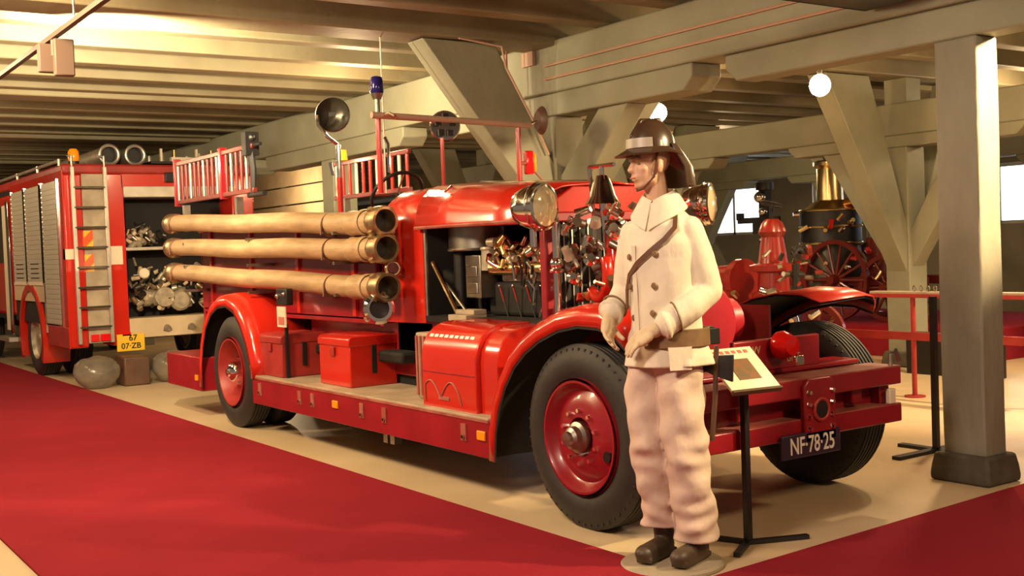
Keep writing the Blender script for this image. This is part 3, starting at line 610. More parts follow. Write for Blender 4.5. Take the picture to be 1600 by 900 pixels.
bp(MB().box(bx - .002, bx + .004, .30, .455, 1.42, 1.64), 'white_band', WHITE); bp(MB().box(bx - .1, bx + .004, by0 - .004, by0 + .10, 1.50, 1.62), 'white_band', WHITE)
bp(MB().box(-9.85, bx + .002, .50, 1.85, 2.22, 2.36), 'locker_header', ALU, .01); bp(MB().box(-9.9, bx, .48, 1.87, 2.34, 2.5), 'rear_header', RED)
bp(MB().box(-9.9, bx + .004, .50, 1.86, .52, .76), 'rear_sill', CREAM, .01)
bp(MB().box(-9.9, bx, .50, 1.86, 1.58, 1.62), 'shelf', ALU, .005)
bp(MB().box(-9.9, -9.85, .5, 1.85, .7, 2.3), 'locker_back', DARK)
rng = random.Random(5)
for k in range(190):
    up = k % 4 == 0
    y = rng.uniform(.55, 1.75) if not up else rng.uniform(.55, .95); z = rng.uniform(.86, 1.40) if not up else rng.uniform(1.66, 1.86)
    x = rng.uniform(-9.66, -9.46); r = rng.uniform(.010, .042); d = V((rng.uniform(.1, .8), rng.uniform(-1, 1), rng.uniform(-1, 1))).normalized() * rng.uniform(.05, .13)
    bp(MB().cyl((x, y, z), V((x, y, z)) + d, r, r * .8, 12), 'pump_fitting', (CAST, STEEL, TARN, CAST, BLACK, CREAM, STEEL)[k % 7])
bp(MB().cyl((-9.6, .72, 1.0), (-9.6, 1.3, 1.0), .11).cyl((-9.46, .95, 1.0), (-9.42, .95, 1.0), .12).lathe([(0, 0), (.13, 0), (.13, .05), (.1, .08), (0, .08)], (-9.5, 1.15, .95), (1, 0, 0), 20), 'rear_pump', CAST)
for y in (.72, 1.02, 1.25): bp(MB().lathe([(.0, 0), (.06, 0), (.065, .05), (.05, .07), (0, .07)], (-9.5, y, 1.3), (1, 0, 0), 18), 'gauge', WHITE)
for y in (.95, 1.25, 1.5): bp(MB().cyl((bx, y, .62), (bx + .06, y, .62), .045, .035).cyl((bx + .02, y - .05, .60), (bx + .02, y + .05, .60), .012), 'outlet', STEEL)
bp(MB().box(bx, bx + .03, .40, .50, .56, .60), 'tail_lamp', REDL); bp(MB().box(bx, bx + .02, .04, .13, .52, .60), 'tail_lamp', REDL); bp(MB().box(bx, bx + .02, .15, .27, .52, .60), 'tail_lamp', REDL)
yp = bp(MB().box(bx + .01, bx + .03, .33, .66, .375, .58), 'number_plate', YEL, .005)
text('67', .10, BLACK, yp, (bx + .033, .52, .53), FX, 'plate_lettering', bold=.001); text('07·ZB', .095, BLACK, yp, (bx + .033, .495, .435), FX, 'plate_lettering', bold=.001)
for k, (y, z) in enumerate(((-.02, 1.73), (-.02, 1.45))):
    bp(MB().prism([(y, z - .10), (y + .14, z - .10), (y + .14, z + .1), (y, z + .1)], 'x', bx - .009, bx - .006), 'yellow_panel', YREF)
    bp(MB().prism([(y + .02, z - .12), (y + .02, z), (y + .14, z + .12), (y + .14, z)], 'x', bx - .006, bx - .002), 'hazard_stripe', ORR)
bp(MB().box(bx, bx + .06, 1.00, 1.18, 2.40, 2.52), 'work_lamp', BLACK, .01)
# access ladder
for y in (-.10, .27): bp(MB().box(bx + .05, bx + .09, y - .022, y + .022, .50, 2.58).tube([(bx + .07, y, 2.58), (bx + .07, y, 2.70), (bx - .1, y, 2.72)], .014), 'ladder_rail', ALU, .005)
for k in range(8): bp(MB().box(bx + .05, bx + .09, -.10, .27, .68 + k * .235, .705 + k * .235), 'ladder_rung', MIRR, .004)
# roof gear
bp(MB().tube([(-9.5, by0, 2.66), (-12.0, by0, 2.66), (-15.8, by0, 2.66)], .02, 8), 'roof_rail', ALU)
for x in (-9.5, -10.6, -11.8, -13.2, -14.6): bp(MB().cyl((x, by0, 2.60), (x, by0, 2.68), .018, n=8), 'rail_stanchion', ALU)
bp(MB().cyl((-9.55, -.02, 2.62), (-9.55, -.02, 2.66), .06), 'beacon_base', BLACK); bp(MB().lathe([(.055, 0), (.065, .03), (.062, .11), (.04, .145), (0, .15)], (-9.55, -.02, 2.66), (0, 0, 1), 18), 'beacon', ORNG)
def roof_hose(y, lab):
    r = empty('roof_hose', (-10.6, y, 2.75)); tag(r, lab, 'hose', 'hose tubes on the roof of the modern engine')
    MB().lathe([(.11, -1.0), (.11, 1.0)], (0, 0, 0), (1, 0, 0), 20, cap=False).build('tube', CAST, r); MB().torus((1.0, 0, 0), (1, 0, 0), .112, .022, 24, 8).build('coupling', ALU, r)
    MB().cyl((.9, 0, 0), (.91, 0, 0), .11).build('tube_mouth', BLACK, r)
roof_hose(.41, 'left one of two round hose tubes on the modern engine roof'); roof_hose(.72, 'right one of two round hose tubes on the modern engine roof')
q = empty('roof_equipment', (-9.8, 1.3, 2.62)); tag(q, 'rack of pale fittings and black gear on the modern engine roof', 'equipment')
MB().box(-.3, .3, -.42, .6, .02, .05).build('rack_tray', BLACK, q)
for k in range(6):
    MB().cyl((0, -.35 + k * .16, .05), (0, -.35 + k * .16, .14 + .04 * (k % 3)), .035, .025, 10).build('fitting', (ALU, CAST, BRASS)[k % 3], q)
for y in (-.25, .2): MB().box(.1, .14, y, y + .025, .03, .22).build('upright', WHITE, q)
MB().box(.02, .1, -.1, .2, .07, .12).build('fitting_bar', WHITE, q)
# side shutters, wheel, cab
for a, b, z0 in ((-10.43, -9.66, .72), (-11.40, -10.56, 1.22), (-12.25, -11.50, 1.22)):
    sh = bp(MB().box(a, b, by0 - .012, by0, z0, 2.44), 'roller_shutter', SHUT)
    n = int((2.44 - z0) / .06)
    s2 = MB()
    for k in range(n): s2.box(a + .02, b - .02, by0 - .018, by0 - .012, z0 + .01 + k * .06, z0 + .055 + k * .06)
    o = s2.build('slats', SHUT, sh); o['kind'] = 'stuff'
    for q in (a - .03, b): bp(MB().box(q, q + .03, by0 - .02, by0, z0 - .02, 2.46), 'shutter_track', CHROME)
bp(MB().box(-12.35, bx, by0 - .005, by0 + .01, 2.44, 2.54).box(-9.63, bx, by0 - .004, by0 + .01, .45, 2.44), 'side_panel', RED)
bp(MB().box(-12.35, -10.5, by0 - .006, by0 + .01, .98, 1.20).box(-10.55, -10.48, by0 - .006, by0 + .01, .6, 1.22), 'lower_panel', CREAM)
bp(MB().box(-12.3, -10.6, by0 - .02, by0 - .006, 1.19, 1.235), 'trim_strip', WHITE)
bp(MB().box(-10.46, bx, by0 - .006, by0 + .01, .45, .70), 'side_skirt', DULLRED, .01)
for x in (-11.9, -11.0): bp(MB().box(x - .22, x + .22, by0 - .016, by0 - .008, 1.24, 1.5), 'dark_window', BLACK)
wp = arc(-11.35, .50, .62, 205, -25, 14)
wf = []
for (x, z) in wp: wf.append([(x, by0 - .03, z), (x, by0 + .3, z), ((x + 11.35) * 1.13 - 11.35, by0 + .3, (z - .5) * 1.13 + .5), ((x + 11.35) * 1.13 - 11.35, by0 - .03, (z - .5) * 1.13 + .5)])
bp(MB().loft(wf), 'wheel_arch', RED)
def truck_wheel(x, y, rr=.50):
    g = empty('wheel'); g.parent = B; g.location = BL + V((x, y, rr))
    tyre_mb(-.12, .16, rr, .29).build('tyre', RUBBER, g)
    MB().lathe([(.295, -.1), (.28, -.11), (.25, -.06), (.12, -.02), (.10, -.08), (.0, -.09)], (0, 0, 0), (0, 1, 0), 28, cap=False).build('rim', CAST, g)
truck_wheel(-11.35, -.06); truck_wheel(-11.35, .30); truck_wheel(-11.35, 1.9); truck_wheel(-15.2, -.06); truck_wheel(-15.2, 1.9)
bp(MB().box(-16.2, -9.6, .3, 1.7, .5, .75), 'chassis', BLACK)
bp(MB().box(-16.2, -12.4, by0, by1, .75, 2.45), 'cab', RED, .06); bp(MB().box(-14.4, -12.7, by0 - .01, by0, 1.5, 2.3), 'cab_window', MIRR)
bp(MB().box(-12.62, -12.45, by0 - .03, by0 - .005, .5, 2.35), 'cab_pillar', CHROME, .01); bp(MB().box(-12.9, -12.66, by0 - .02, by0, .55, 2.3), 'white_stripe', WHITE)
bp(MB().box(-13.2, -12.4, by0 - .1, by0 + .1, .40, .46), 'cab_step', ALU)
for nm, x, y, sc, lab in (('plastic_sack', -9.0, -.02, (.20, .26, .19), 'crumpled clear plastic sack under the access ladder'), ('plastic_sack', -9.0, .86, (.2, .24, .19), 'crumpled clear plastic sack under the open pump locker')):
    mb = MB(); mb.ball((0, 0, sc[2]), sc, 28, 18); o = mb.build(nm, SHEET, None, (x, y, 0)); tag(o, lab, 'sack')
    tx = bpy.data.textures.new('crumple', 'CLOUDS'); tx.noise_scale = .12; d = o.modifiers.new('crumple', 'DISPLACE'); d.texture = tx; d.strength = .06; d.texture_coords = 'LOCAL'
q = MB().box(-.2, .2, -.15, .15, 0, .34).build('dark_crate', DWOOD, None, (-9.1, .42, 0), .02); tag(q, 'dark crate between the plastic sacks under the modern engine', 'crate')
# ================================================================== MANNEQUIN
Mq = empty('mannequin', (.745, -.01, .03), RD(20)); Mq.rotation_euler = (RD(0), RD(-1.0), RD(20)); Mq.scale = (.94, .95, 1.0)
tag(Mq, 'mannequin in cream fire coat and trousers with a dark helmet, beside the front wheel', 'mannequin')
def remesh(o, vox, sm=6, noise=0, ns=.08):
    r = o.modifiers.new('fuse', 'REMESH'); r.mode = 'VOXEL'; r.voxel_size = vox; r.use_smooth_shade = True
    s = o.modifiers.new('smooth', 'SMOOTH'); s.iterations = sm; s.factor = .5
    if noise:
        tx = bpy.data.textures.new('folds', 'CLOUDS'); tx.noise_scale = ns; tx.noise_depth = 2
        d = o.modifiers.new('folds', 'DISPLACE'); d.texture = tx; d.strength = noise; d.texture_coords = 'LOCAL'; d.mid_level = .5
hz = 1.758                                  # head centre height above the base
HR = Matrix.Rotation(RD(-32), 3, 'Z'); HC = V((-.03, -.03, hz))
def H(x, y, z): return HC + HR @ V((x, y, z))
bd = MB()
bd.ball(H(0, .012, .035), (.074, .092, .092), 20, 14, (0, 0, RD(-32)))       # cranium
bd.ball(H(0, -.025, -.035), (.060, .068, .080), 18, 12, (0, 0, RD(-32)))     # face
bd.ball(H(0, -.048, -.088), (.030, .030, .024), 12, 8)                        # chin
for s in (-1, 1):
    bd.cap_(H(s * .048, -.02, -.07), H(s * .02, -.062, -.092), .020, .016)    # jaw
    bd.ball(H(s * .040, -.060, -.022), (.022, .018, .018), 12, 8)             # cheekbone
    bd.ball(H(s * .072, .012, -.012), (.010, .020, .034), 10, 8, (0, 0, RD(-32)))   # ear
bd.cap_(H(-.035, -.083, .022), H(.035, -.083, .022), .012)                    # brow
bd.cap_(H(0, -.088, .012), H(0, -.108, -.026), .010, .014)                    # nose
bd.ball(H(0, -.100, -.031), (.017, .012, .010), 10, 6)
bd.cap_(H(-.018, -.089, -.053), H(.018, -.089, -.053), .008); bd.cap_(H(-.016, -.087, -.066), H(.016, -.087, -.066), .009)
bd.cap_(H(0, .02, -.06), (-.01, .005, 1.54), .054, .058)                         # neck
bd.cap_((0, .0, 1.42), (0, 0, 1.05), .09, .09, 18); bd.cap_((-.12, 0, 1.44), (.12, 0, 1.44), .055); bd.cap_((-.06, 0, .95), (.06, 0, .95), .09)
AR = [((-.17, .0, 1.45), (-.235, .02, 1.20), (-.245, -.10, 1.06), (-.24, -.15, 1.0)), ((.15, .0, 1.45), (.205, .04, 1.18), (.04, -.185, 1.02), (-.01, -.225, 1.0))]
for sh, el, wr, hd in AR:
    bd.cap_(sh, el, .05, .042); bd.cap_(el, wr, .042, .028)
for s, kx, ky, ax_, ay in ((-1, -.100, -.045, -.072, .0), (1, .088, -.035, .112, .0)):
    bd.cap_((s * .075 - .025, 0, .92), (kx, ky, .50), .080, .055); bd.cap_((kx, ky, .50), (ax_, ay, .09), .052, .035); bd.cap_((ax_, ay, .05), (ax_, ay - .14, .035), .035, .03)
body = bd.build('body', SKIN, Mq); remesh(body, .007, 3)
def eye(s): MB().ball(H(s * .030, -.078, .001), (.011, .006, .0045), 10, 6, (0, 0, RD(-32))).build('eye', LEATH, Mq)
eye(-1); eye(1)
MB().cap_(H(-.02, -.0975, -.0595), H(.02, -.0975, -.0595), .0035, .0035, 8).build('lips', PINKP, Mq)
# gloved hands: palm, four curled fingers, thumb
def hand(wr, hd, side, spread, curl_dir, nm):
    wr, hd = V(wr), V(hd); a = (hd - wr).normalized(); cd_ = V(curl_dir).normalized(); lat = a.cross(cd_).normalized()
    mb = MB(); pc = wr + a * .07
    mb.ball(wr, .033, 12, 8); mb.cap_(wr, wr + a * .05 - lat * .01, .030, .032); mb.cap_(wr + a * .04 - lat * .022, wr + a * .085 - lat * .028, .022, .020); mb.cap_(wr + a * .04 + lat * .022, wr + a * .085 + lat * .028, .022, .020); mb.cap_(wr + a * .05, wr + a * .09, .024, .022)
    for k, L in enumerate((.032, .036, .034, .027)):
        o = lat * (-.036 + .024 * k); p = wr + a * .095 + o; r = .0115 if k < 3 else .010
        d = a.copy()
        for j in range(3):
            d = (d + cd_ * (.55 if j else .35)).normalized(); p2 = p + d * L * (1 - .18 * j); mb.cap_(p, p2, r, r * .92, 8); p = p2; r *= .92
    p = wr + a * .03 - lat * .034; d = (a * .7 - lat * .6 + cd_ * .35).normalized()
    for j in range(3):
        p2 = p + d * .032; mb.cap_(p, p2, .014 - .001 * j, .013 - .001 * j, 8); p = p2; d = (d + cd_ * .4 + lat * .35).normalized()
    o = mb.build(nm, GLOVE, Mq); remesh(o, .005, 3)
hand((-.250, -.110, 1.09), (-.235, -.15, 1.02), -1, 1, (.7, -.1, -.1), 'glove')
hand((.045, -.195, 1.030), (-.035, -.235, .985), 1, 1, (-.2, .35, -.75), 'glove')
# trousers
tr = MB()
def limb(mb, pts, n=20):
    for i in range(len(pts) - 1):
        mb.cap_(pts[i][0], pts[i + 1][0], pts[i][1], pts[i + 1][1], n)
def wr(a, z, ph):                            # folds of heavy canvas: slack rings at the knee and cuff, long pleats above
    e = .006 * sin(3 * a + z * 22 + ph) + .005 * sin(2 * a - z * 41 + 2 * ph)
    kn = math.exp(-((z - .46) / .10) ** 2); cu = math.exp(-((z - .20) / .09) ** 2)
    return e + kn * .007 * (.3 + .7 * sin(a + ph) ** 2) * sin(z * 70 + 2.6 * sin(a + ph)) + cu * .009 * (.3 + .7 * cos(a + 2 * ph) ** 2) * sin(z * 78 + 2.8 * sin(a + 1 + ph))
for path, ph in (([(.93, -.100, .0, .108), (.72, -.110, -.02, .104), (.50, -.098, -.045, .094), (.30, -.083, -.025, .088), (.165, -.072, -.005, .090), (.135, -.072, -.005, .092)], 0),
                 ([(.93, .042, .0, .112), (.72, .060, -.01, .112), (.50, .086, -.035, .105), (.30, .104, -.025, .100), (.12, .112, -.005, .102), (.085, .112, -.005, .104)], 2)):
    rg = []
    n = 64; z0, z1 = path[0][0], path[-1][0]
    for i in range(n + 1):
        z = z0 + (z1 - z0) * i / n
        for a_, b_ in zip(path, path[1:]):
            if b_[0] <= z + 1e-9: break
        t = (z - a_[0]) / (b_[0] - a_[0]); cx, cy, r = [a_[k] + (b_[k] - a_[k]) * t for k in (1, 2, 3)]
        rg.append([(cx + (r + wr(a, z, ph)) * cos(a), cy + (r * 1.05 + wr(a, z, ph)) * sin(a), z) for a in [2 * pi * k / 40 for k in range(40)]])
    tr.loft(rg)
tr.cap_((-.09, .0, .96), (.03, .0, .96), .112, .112, 20)
t = tr.build('trousers', TROU, Mq); remesh(t, .006, 3, .010, .10)
# coat: torso loft + sleeves
def torso_r(z):
    T_ = [(.84, .222, .175), (.93, .200, .160), (1.0, .178, .145), (1.06, .172, .140), (1.15, .180, .142), (1.28, .192, .145), (1.40, .195, .138), (1.48, .175, .120), (1.535, .12, .092), (1.585, .072, .070)]
    for i in range(len(T_) - 1):
        if z <= T_[i + 1][0]:
            a, b = T_[i], T_[i + 1]; t = max(0, (z - a[0]) / (b[0] - a[0])); return a[1] + (b[1] - a[1]) * t, a[2] + (b[2] - a[2]) * t
    return T_[-1][1:]
def on_coat(ang, z, off=0):                  # ang 0 = front, + = its left
    rx, ry = torso_r(z); return V(((rx + off) * sin(RD(ang)), -(ry + off) * cos(RD(ang)) + .0, z))
ct = MB(); rings = []
for z in [.86, .90, .94, .97, 1.0, 1.03, 1.06, 1.10, 1.15, 1.21, 1.28, 1.34, 1.40, 1.44, 1.48, 1.51, 1.535, 1.56, 1.585]:
    rx, ry = torso_r(z); wv = .012 if z < .95 else .003
    sk = max(0, (1.02 - z) / .16)
    rings.append([((rx + sk * .012 * sin(7 * a) + .004 * sin(3 * a + z * 30)) * cos(a), (ry + sk * .012 * sin(7 * a) + .004 * sin(4 * a - z * 26)) * sin(a), z) for a in [2 * pi * k / 64 for k in range(64)]])
ct.loft(rings)
limb(ct, [((-.155, .0, 1.455), .064), ((-.200, .01, 1.32), .064), ((-.225, .02, 1.20), .062), ((-.24, -.04, 1.14), .058), ((-.247, -.085, 1.11), .054)])
limb(ct, [((.145, .0, 1.455), .066), ((.185, .015, 1.32), .070), ((.205, .04, 1.19), .070), ((.16, -.06, 1.12), .066), ((.085, -.155, 1.055), .058)])
ct.lathe([(.064, -.012), (.066, .012), (.0, .014)], (-.248, -.09, 1.105), (.0, -.7, -.35), 20); ct.lathe([(.064, -.012), (.066, .012), (.0, .014)], (.080, -.158, 1.050), (-.75, -.6, -.25), 20)
co = ct.build('coat', COAT, Mq); remesh(co, .006, 4, .010, .14)
# stand-up collar with two points
cl = MB()
def colpt(a, z, r): return (r * 1.05 * sin(a) - .008, -r * cos(a) + .005, z)
for s in (-1, 1):
    rg = []
    for k in range(12):
        t = k / 11; a = s * (.06 + (pi - .06) * t); f = (1 - t) ** 2
        rg.append([colpt(a, 1.648 - .055 * f, .066), colpt(a, 1.651 - .055 * f, .075), colpt(a, 1.578 - .115 * f, .104 + .036 * f + .02 * abs(sin(a))), colpt(a, 1.573 - .115 * f, .095 + .036 * f + .02 * abs(sin(a)))])
    cl.loft(rg)
cl.build('collar', COAT, Mq, bevel=.003)
for cpt, cax, rr in (((-.243, -.060, 1.128), (-.05, -.8, -.5), .0615), ((.115, -.118, 1.082), (-.72, -.62, -.3), .0665)):
    MB().torus(cpt, cax, rr, .0045, 28, 6).build('cuff_seam', LEATH, Mq)
MB().prism([(-.012, 0), (.012, 0), (.010, .38), (-.010, .38)], 'y', -.004, .004).build('coat_flap', COAT, Mq, loc=(-.082, -.135, 1.02))
for ang, z in ((-32, 1.35), (10, 1.36), (-34, 1.22), (8, 1.22), (-33, 1.08), (4, 1.10)):
    p = on_coat(ang, z, .012); n = V((sin(RD(ang)), -cos(RD(ang)), 0)); MB().lathe([(.0, .008), (.012, .007), (.015, .0), (.0, -.006)], p, n, 14).build('button', LEATH, Mq)
# diagonal strap: from its left shoulder across the chest
st_ = MB(); prev = []
SP = [(.105, .035, 1.556), (.10, -.045, 1.54)] + [tuple(on_coat(a, z, .014)) for a, z in ((40, 1.47), (24, 1.42), (4, 1.37), (-16, 1.32), (-32, 1.27), (-44, 1.20), (-52, 1.12))]
for i, p in enumerate(SP):
    p = V(p); q = V(SP[min(i + 1, len(SP) - 1)]) - V(SP[max(i - 1, 0)]); nrm = V((p.x * .5, p.y if i > 1 else 0, .0 if i > 1 else 1)).normalized(); l = q.cross(nrm).normalized() * .011
    prev.append([p - l, p + l, p + l + nrm * .006, p - l + nrm * .006])
st_.loft(prev).build('shoulder_strap', STRAP, Mq)
# wide belt with buckle ring
be = []
for k in range(15):
    a = -8 + k * 14; p = on_coat(a, .985, .016); p.z += .000; n = V((sin(RD(a)), -cos(RD(a)), 0)); q = p + n * .01
    be.append([(p.x, p.y, p.z - .04), (p.x, p.y, p.z + .04), (q.x, q.y, q.z + .04), (q.x, q.y, q.z - .04)])
MB().loft(be).build('belt', LEATH, Mq, bevel=.003)
MB().torus(on_coat(-5, .99, .045), (0, -1, 0), .028, .004, 20, 6).build('belt_ring', CHROME, Mq)
MB().prism([(-.055, 0), (.055, 0), (.05, -.10), (-.05, -.10)], 'y', -.006, .006).build('pocket_flap', COAT, Mq, loc=on_coat(40, .95, .012), rot=(0, 0, RD(40)))
# axe hanging at the belt
MB().tube([(.225, .06, .94), (.205, .06, .70), (.185, .05, .52)], .013, 8).build('axe_handle', DWOOD, Mq)
MB().prism([(-.02, -.045), (.07, -.07), (.08, .05), (-.02, .045), (-.10, .01), (-.10, -.01)], 'y', -.008, .008).build('axe_head', BLACK, Mq, loc=(.225, .07, .85), bevel=.003)
# boots
for ax_, ay in ((-.072, 0), (.112, 0)):
    b = MB(); b.cap_((ax_, ay, .20), (ax_, ay + .01, .08), .052, .050, 16); b.cap_((ax_, ay + .02, .045), (ax_ - .005, ay - .14, .040), .044, .042, 14); b.ball((ax_ - .008, ay - .165, .040), (.048, .062, .038), 16, 10); b.box(ax_ - .042, ax_ + .038, ay - .20, ay + .065, .0, .022)
    o = b.build('boot', BOOT, Mq); remesh(o, .007, 4)
# helmet
he = MB(); rg = []
for k in range(9):
    t = k / 8 * pi / 2; rg.append([H(.098 * cos(t) * cos(2 * pi * i / 28), .012 + .118 * cos(t) * sin(2 * pi * i / 28), .068 + .135 * sin(t)) for i in range(28)])
he.loft(rg); he.cap_(H(0, -.09, .125), H(0, -.04, .192), .011); he.cap_(H(0, -.04, .192), H(0, .06, .196), .011); he.cap_(H(0, .06, .196), H(0, .12, .12), .011)
he.build('helmet', HELM, Mq)
rg = []
for i in range(37):
    a = 2 * pi * i / 36; f = max(0, -sin(a)); bk = max(0, sin(a)); ro = .022 + .045 * f + .03 * bk
    ca, sa = cos(a), sin(a); zo = .045 - .012 * f - .075 * bk ** 3
    rg.append([H(.094 * ca, .012 + .114 * sa, .064), H(.098 * ca, .012 + .118 * sa, .072), H((.098 + ro) * ca, .012 + (.118 + ro) * sa, zo + .006), H((.096 + ro) * ca, .012 + (.116 + ro) * sa, zo)])
MB().loft(rg, cap=False).build('helmet_brim', HELM, Mq)
rg = []
for i in range(19):
    a = RD(-158 + 136 * i / 18); rg.append([H(.100 * cos(a), .012 + .120 * sin(a), .070), H(.106 * cos(a), .012 + .126 * sin(a), .070), H(.103 * cos(a), .012 + .123 * sin(a), .112), H(.096 * cos(a), .012 + .116 * sin(a), .112)])
MB().loft(rg).build('helmet_band', HBAND, Mq)
rg = []
for i in range(13):                                # stiff leather neck guard behind
    a = RD(25 + 130 * i / 12); rg.append([H((.10) * cos(a), .012 + .12 * sin(a), .085), H(.105 * cos(a), .012 + .128 * sin(a), .085), H(.15 * cos(a), .03 + .185 * sin(a), -.02), H(.155 * cos(a), .03 + .195 * sin(a), -.105), H(.148 * cos(a), .03 + .188 * sin(a), -.105), H(.143 * cos(a), .03 + .178 * sin(a), -.02)])
MB().loft(rg).build('neck_guard', HELM, Mq)
for s in (-1, 1):
    MB().tube([H(s * .086, -.004, .06), H(s * .079, -.010, .0), H(s * .066, -.02, -.06), H(s * .035, -.06, -.108), H(0, -.075, -.116)], .006, 6).build('chin_strap', STRAP, Mq)
# base plate
MB().lathe([(.0, -.03), (.245, -.03), (.245, -.018), (.235, -.008), (.0, -.006)], (0, -.06, 0), (0, 0, 1), 40).build('base_plate', RUNB, Mq)
# ================================================================== INFORMATION STAND beside mannequin
q = empty('information_stand', (.745, .44, 0)); tag(q, 'black stand holding a tilted pale information card with a photo', 'sign')
MB().box(-.015, .015, -.015, .015, 0, .74).build('pole', BLACK, q)
MB().obox((.06, .13, .012), (.03, .32, .02), (0, 0, RD(-22))).obox((.06, -.1, .012), (.03, .26, .02), (0, 0, RD(32))).obox((-.12, -.05, .012), (.26, .03, .02), (0, 0, RD(20))).build('foot', BLACK, q)
cdp = empty('card_panel'); cdp.parent = q; cdp.location = (0.03, -.045, .835); cdp.rotation_euler = (0, RD(38), RD(-8))
MB().box(-.14, .14, -.138, .138, -.006, .006).build('card', CARD, cdp)
MB().box(-.06, .075, -.055, .07, .0065, .009).build('photo', PHOTO, cdp)
MB().box(.138, .152, -.140, .140, -.012, .012).build('lower_edge', DWOOD, cdp)
for k in range(7): MB().box(-.120, -.100, -.13 + k * .035, -.108 + k * .035, .0065, .0078).build('print_line', PINKP, cdp)
# black stanchion beside the big post
q = empty('barrier_stand', (-.05, 3.02, 0)); tag(q, 'slim black stand just left of the big timber post', 'stand')
MB().box(-.018, .018, -.018, .018, 0, 1.02).build('pole', BLACK, q); MB().box(-.03, .03, -.42, .30, 0, .022).box(-.28, .28, -.03, .03, 0, .022).build('foot', BLACK, q)
# ================================================================== FAR SIDE OF THE HALL
def plat(x0, x1, y0, y1, h, lab):
    r = MB().box(x0, x1, y0, y1, 0, h).build('display_platform', CARPET, bevel=.01); tag(r, lab, 'platform')
plat(-7.4, -2.75, 7.75, 10.4, .36, 'red carpeted platform behind the timber post with V braces')
plat(-2.45, 2.2, 8.3, 11.0, .44, 'red carpeted platform at the right edge behind the big post')
q = empty('plank_partition', (-15.2, 5.4, 0)); tag(q, 'brightly lit cream plank partition behind the hoses, far back', 'partition')
for k in range(9): MB().box(-3.2, 1.3, -.03 - .01 * (k % 2), .03, .01 + k * .345, .33 + k * .345).build('plank', CREAM, q, bevel=.01)
for x in (-3.2, -1, 1.2): MB().box(x, x + .1, .03, .12, 0, 3.1).build('upright', WOOD, q)
point((-14.6, 4.5, 2.5), 90, .08)
# red railing with shelf
RAILC = DULLRED
q = empty('red_railing', (-1.72, 5.09, 0)); tag(q, 'red railing with a narrow display shelf left of the big post', 'railing')
MB().cyl((0, 0, 0), (0, 0, .90), .022, n=12).cyl((0, 0, 0), (0, 0, .012), .09, n=20).build('rail_post', RAILC, q)
MB().cyl((1.15, 0, 0), (1.15, 0, .90), .022, n=12).build('rail_post', RAILC, q)
MB().box(-.42, 1.3, -.05, .05, .90, .93).build('shelf', RUNB, q, bevel=.004); MB().box(-.42, 1.3, -.055, -.045, .875, .91).build('shelf_edge', RAILC, q)
MB().box(-.85, 1.3, -.02, .02, .50, .57).build('lower_rail', RAILC, q)
for k in range(4):
    c = empty('small_coupling', (-1.72 + .02 + .07 * k, 5.09, .93)); tag(c, 'small ring coupling on the red railing shelf, %s from the left' % ('first', 'second', 'third', 'fourth')[k], 'coupling', 'couplings on the railing shelf')
    MB().torus((0, 0, .026), (.4, 1, 0), .022, .006, 16, 6).build('ring', STEEL, c)
q = MB().box(-.5, .5, -.1, .1, 0, .42).build('low_partition', BLACK, None, (-2.35, 6.6, 0), .01); tag(q, 'dark low partition behind the red railing', 'partition')
# steam pump on the platform (engine with boiler and spoked wheels)
def spoked(parent, loc, R, rz, n=12, mt=MAROON):
    g = empty('wheel'); g.parent = parent; g.location = loc; g.rotation_euler = (0, 0, rz)
    MB().lathe([(R, -.03), (R, .03), (R - .05, .03), (R - .05, -.03), (R, -.03)], (0, 0, 0), (0, 1, 0), 36, cap=False).build('felloe', mt, g)
    MB().lathe([(0, -.10), (.05, -.10), (.07, -.03), (.07, .06), (0, .06)], (0, 0, 0), (0, 1, 0), 18).build('nave', mt, g)
    for k in range(n):
        a = 2 * pi * k / n; MB().cyl((cos(a) * .05, 0, sin(a) * .05), (cos(a) * (R - .03), 0, sin(a) * (R - .03)), .020, .015, 8).build('spoke', mt, g)
E1 = empty('steam_pump', (-5.45, 8.7, .36)); E1.scale = (1.1, 1.1, 1.1); tag(E1, 'maroon wheeled steam pump with brass chimney and dark boiler on the platform', 'steam pump')
def ep(mb, n, mt, b=0): return mb.build(n, mt, E1, bevel=b)
ep(MB().cyl((-.15, 0, .35), (-.15, 0, 1.30), .36, .34, 28), 'firebox', MIRR)
ep(MB().cyl((-.15, 0, .92), (-.15, 0, 1.28), .362, n=28), 'boiler', BLACK)
for z in (.90, 1.10, 1.30): ep(MB().torus((-.15, 0, z), (0, 0, 1), .36, .018, 28, 8), 'boiler_band', BRASS)
ep(MB().lathe([(.34, 0), (.20, .10), (.16, .12), (.15, .50), (.19, .54), (.19, .58), (.15, .60)], (-.15, 0, 1.30), (0, 0, 1), 24), 'chimney', BRASS)
ep(MB().tube([(.1, 0, 1.36), (.45, 0, 1.45), (.62, 0, 1.38), (.70, 0, 1.15), (.74, 0, .95)], .07, 12), 'steam_pipe', COPPER)
ep(MB().ball((.85, 0, 1.0), (.09, .09, .12)), 'air_vessel', REDL)
ep(MB().box(-1.3, 1.4, -.34, -.26, .40, .50).box(-1.3, 1.4, .26, .34, .40, .50), 'chassis', MAROON, .01)
ep(MB().cyl((.65, 0, .40), (.65, 0, .95), .22, n=20).box(.4, .9, -.3, .3, .3, .5), 'pump_body', MAROON)
spoked(E1, (.25, -.42, .47), .47, 0, 14); spoked(E1, (.95, -.38, .38), .38, 0, 12); spoked(E1, (.25, .42, .47), .47, 0, 14)
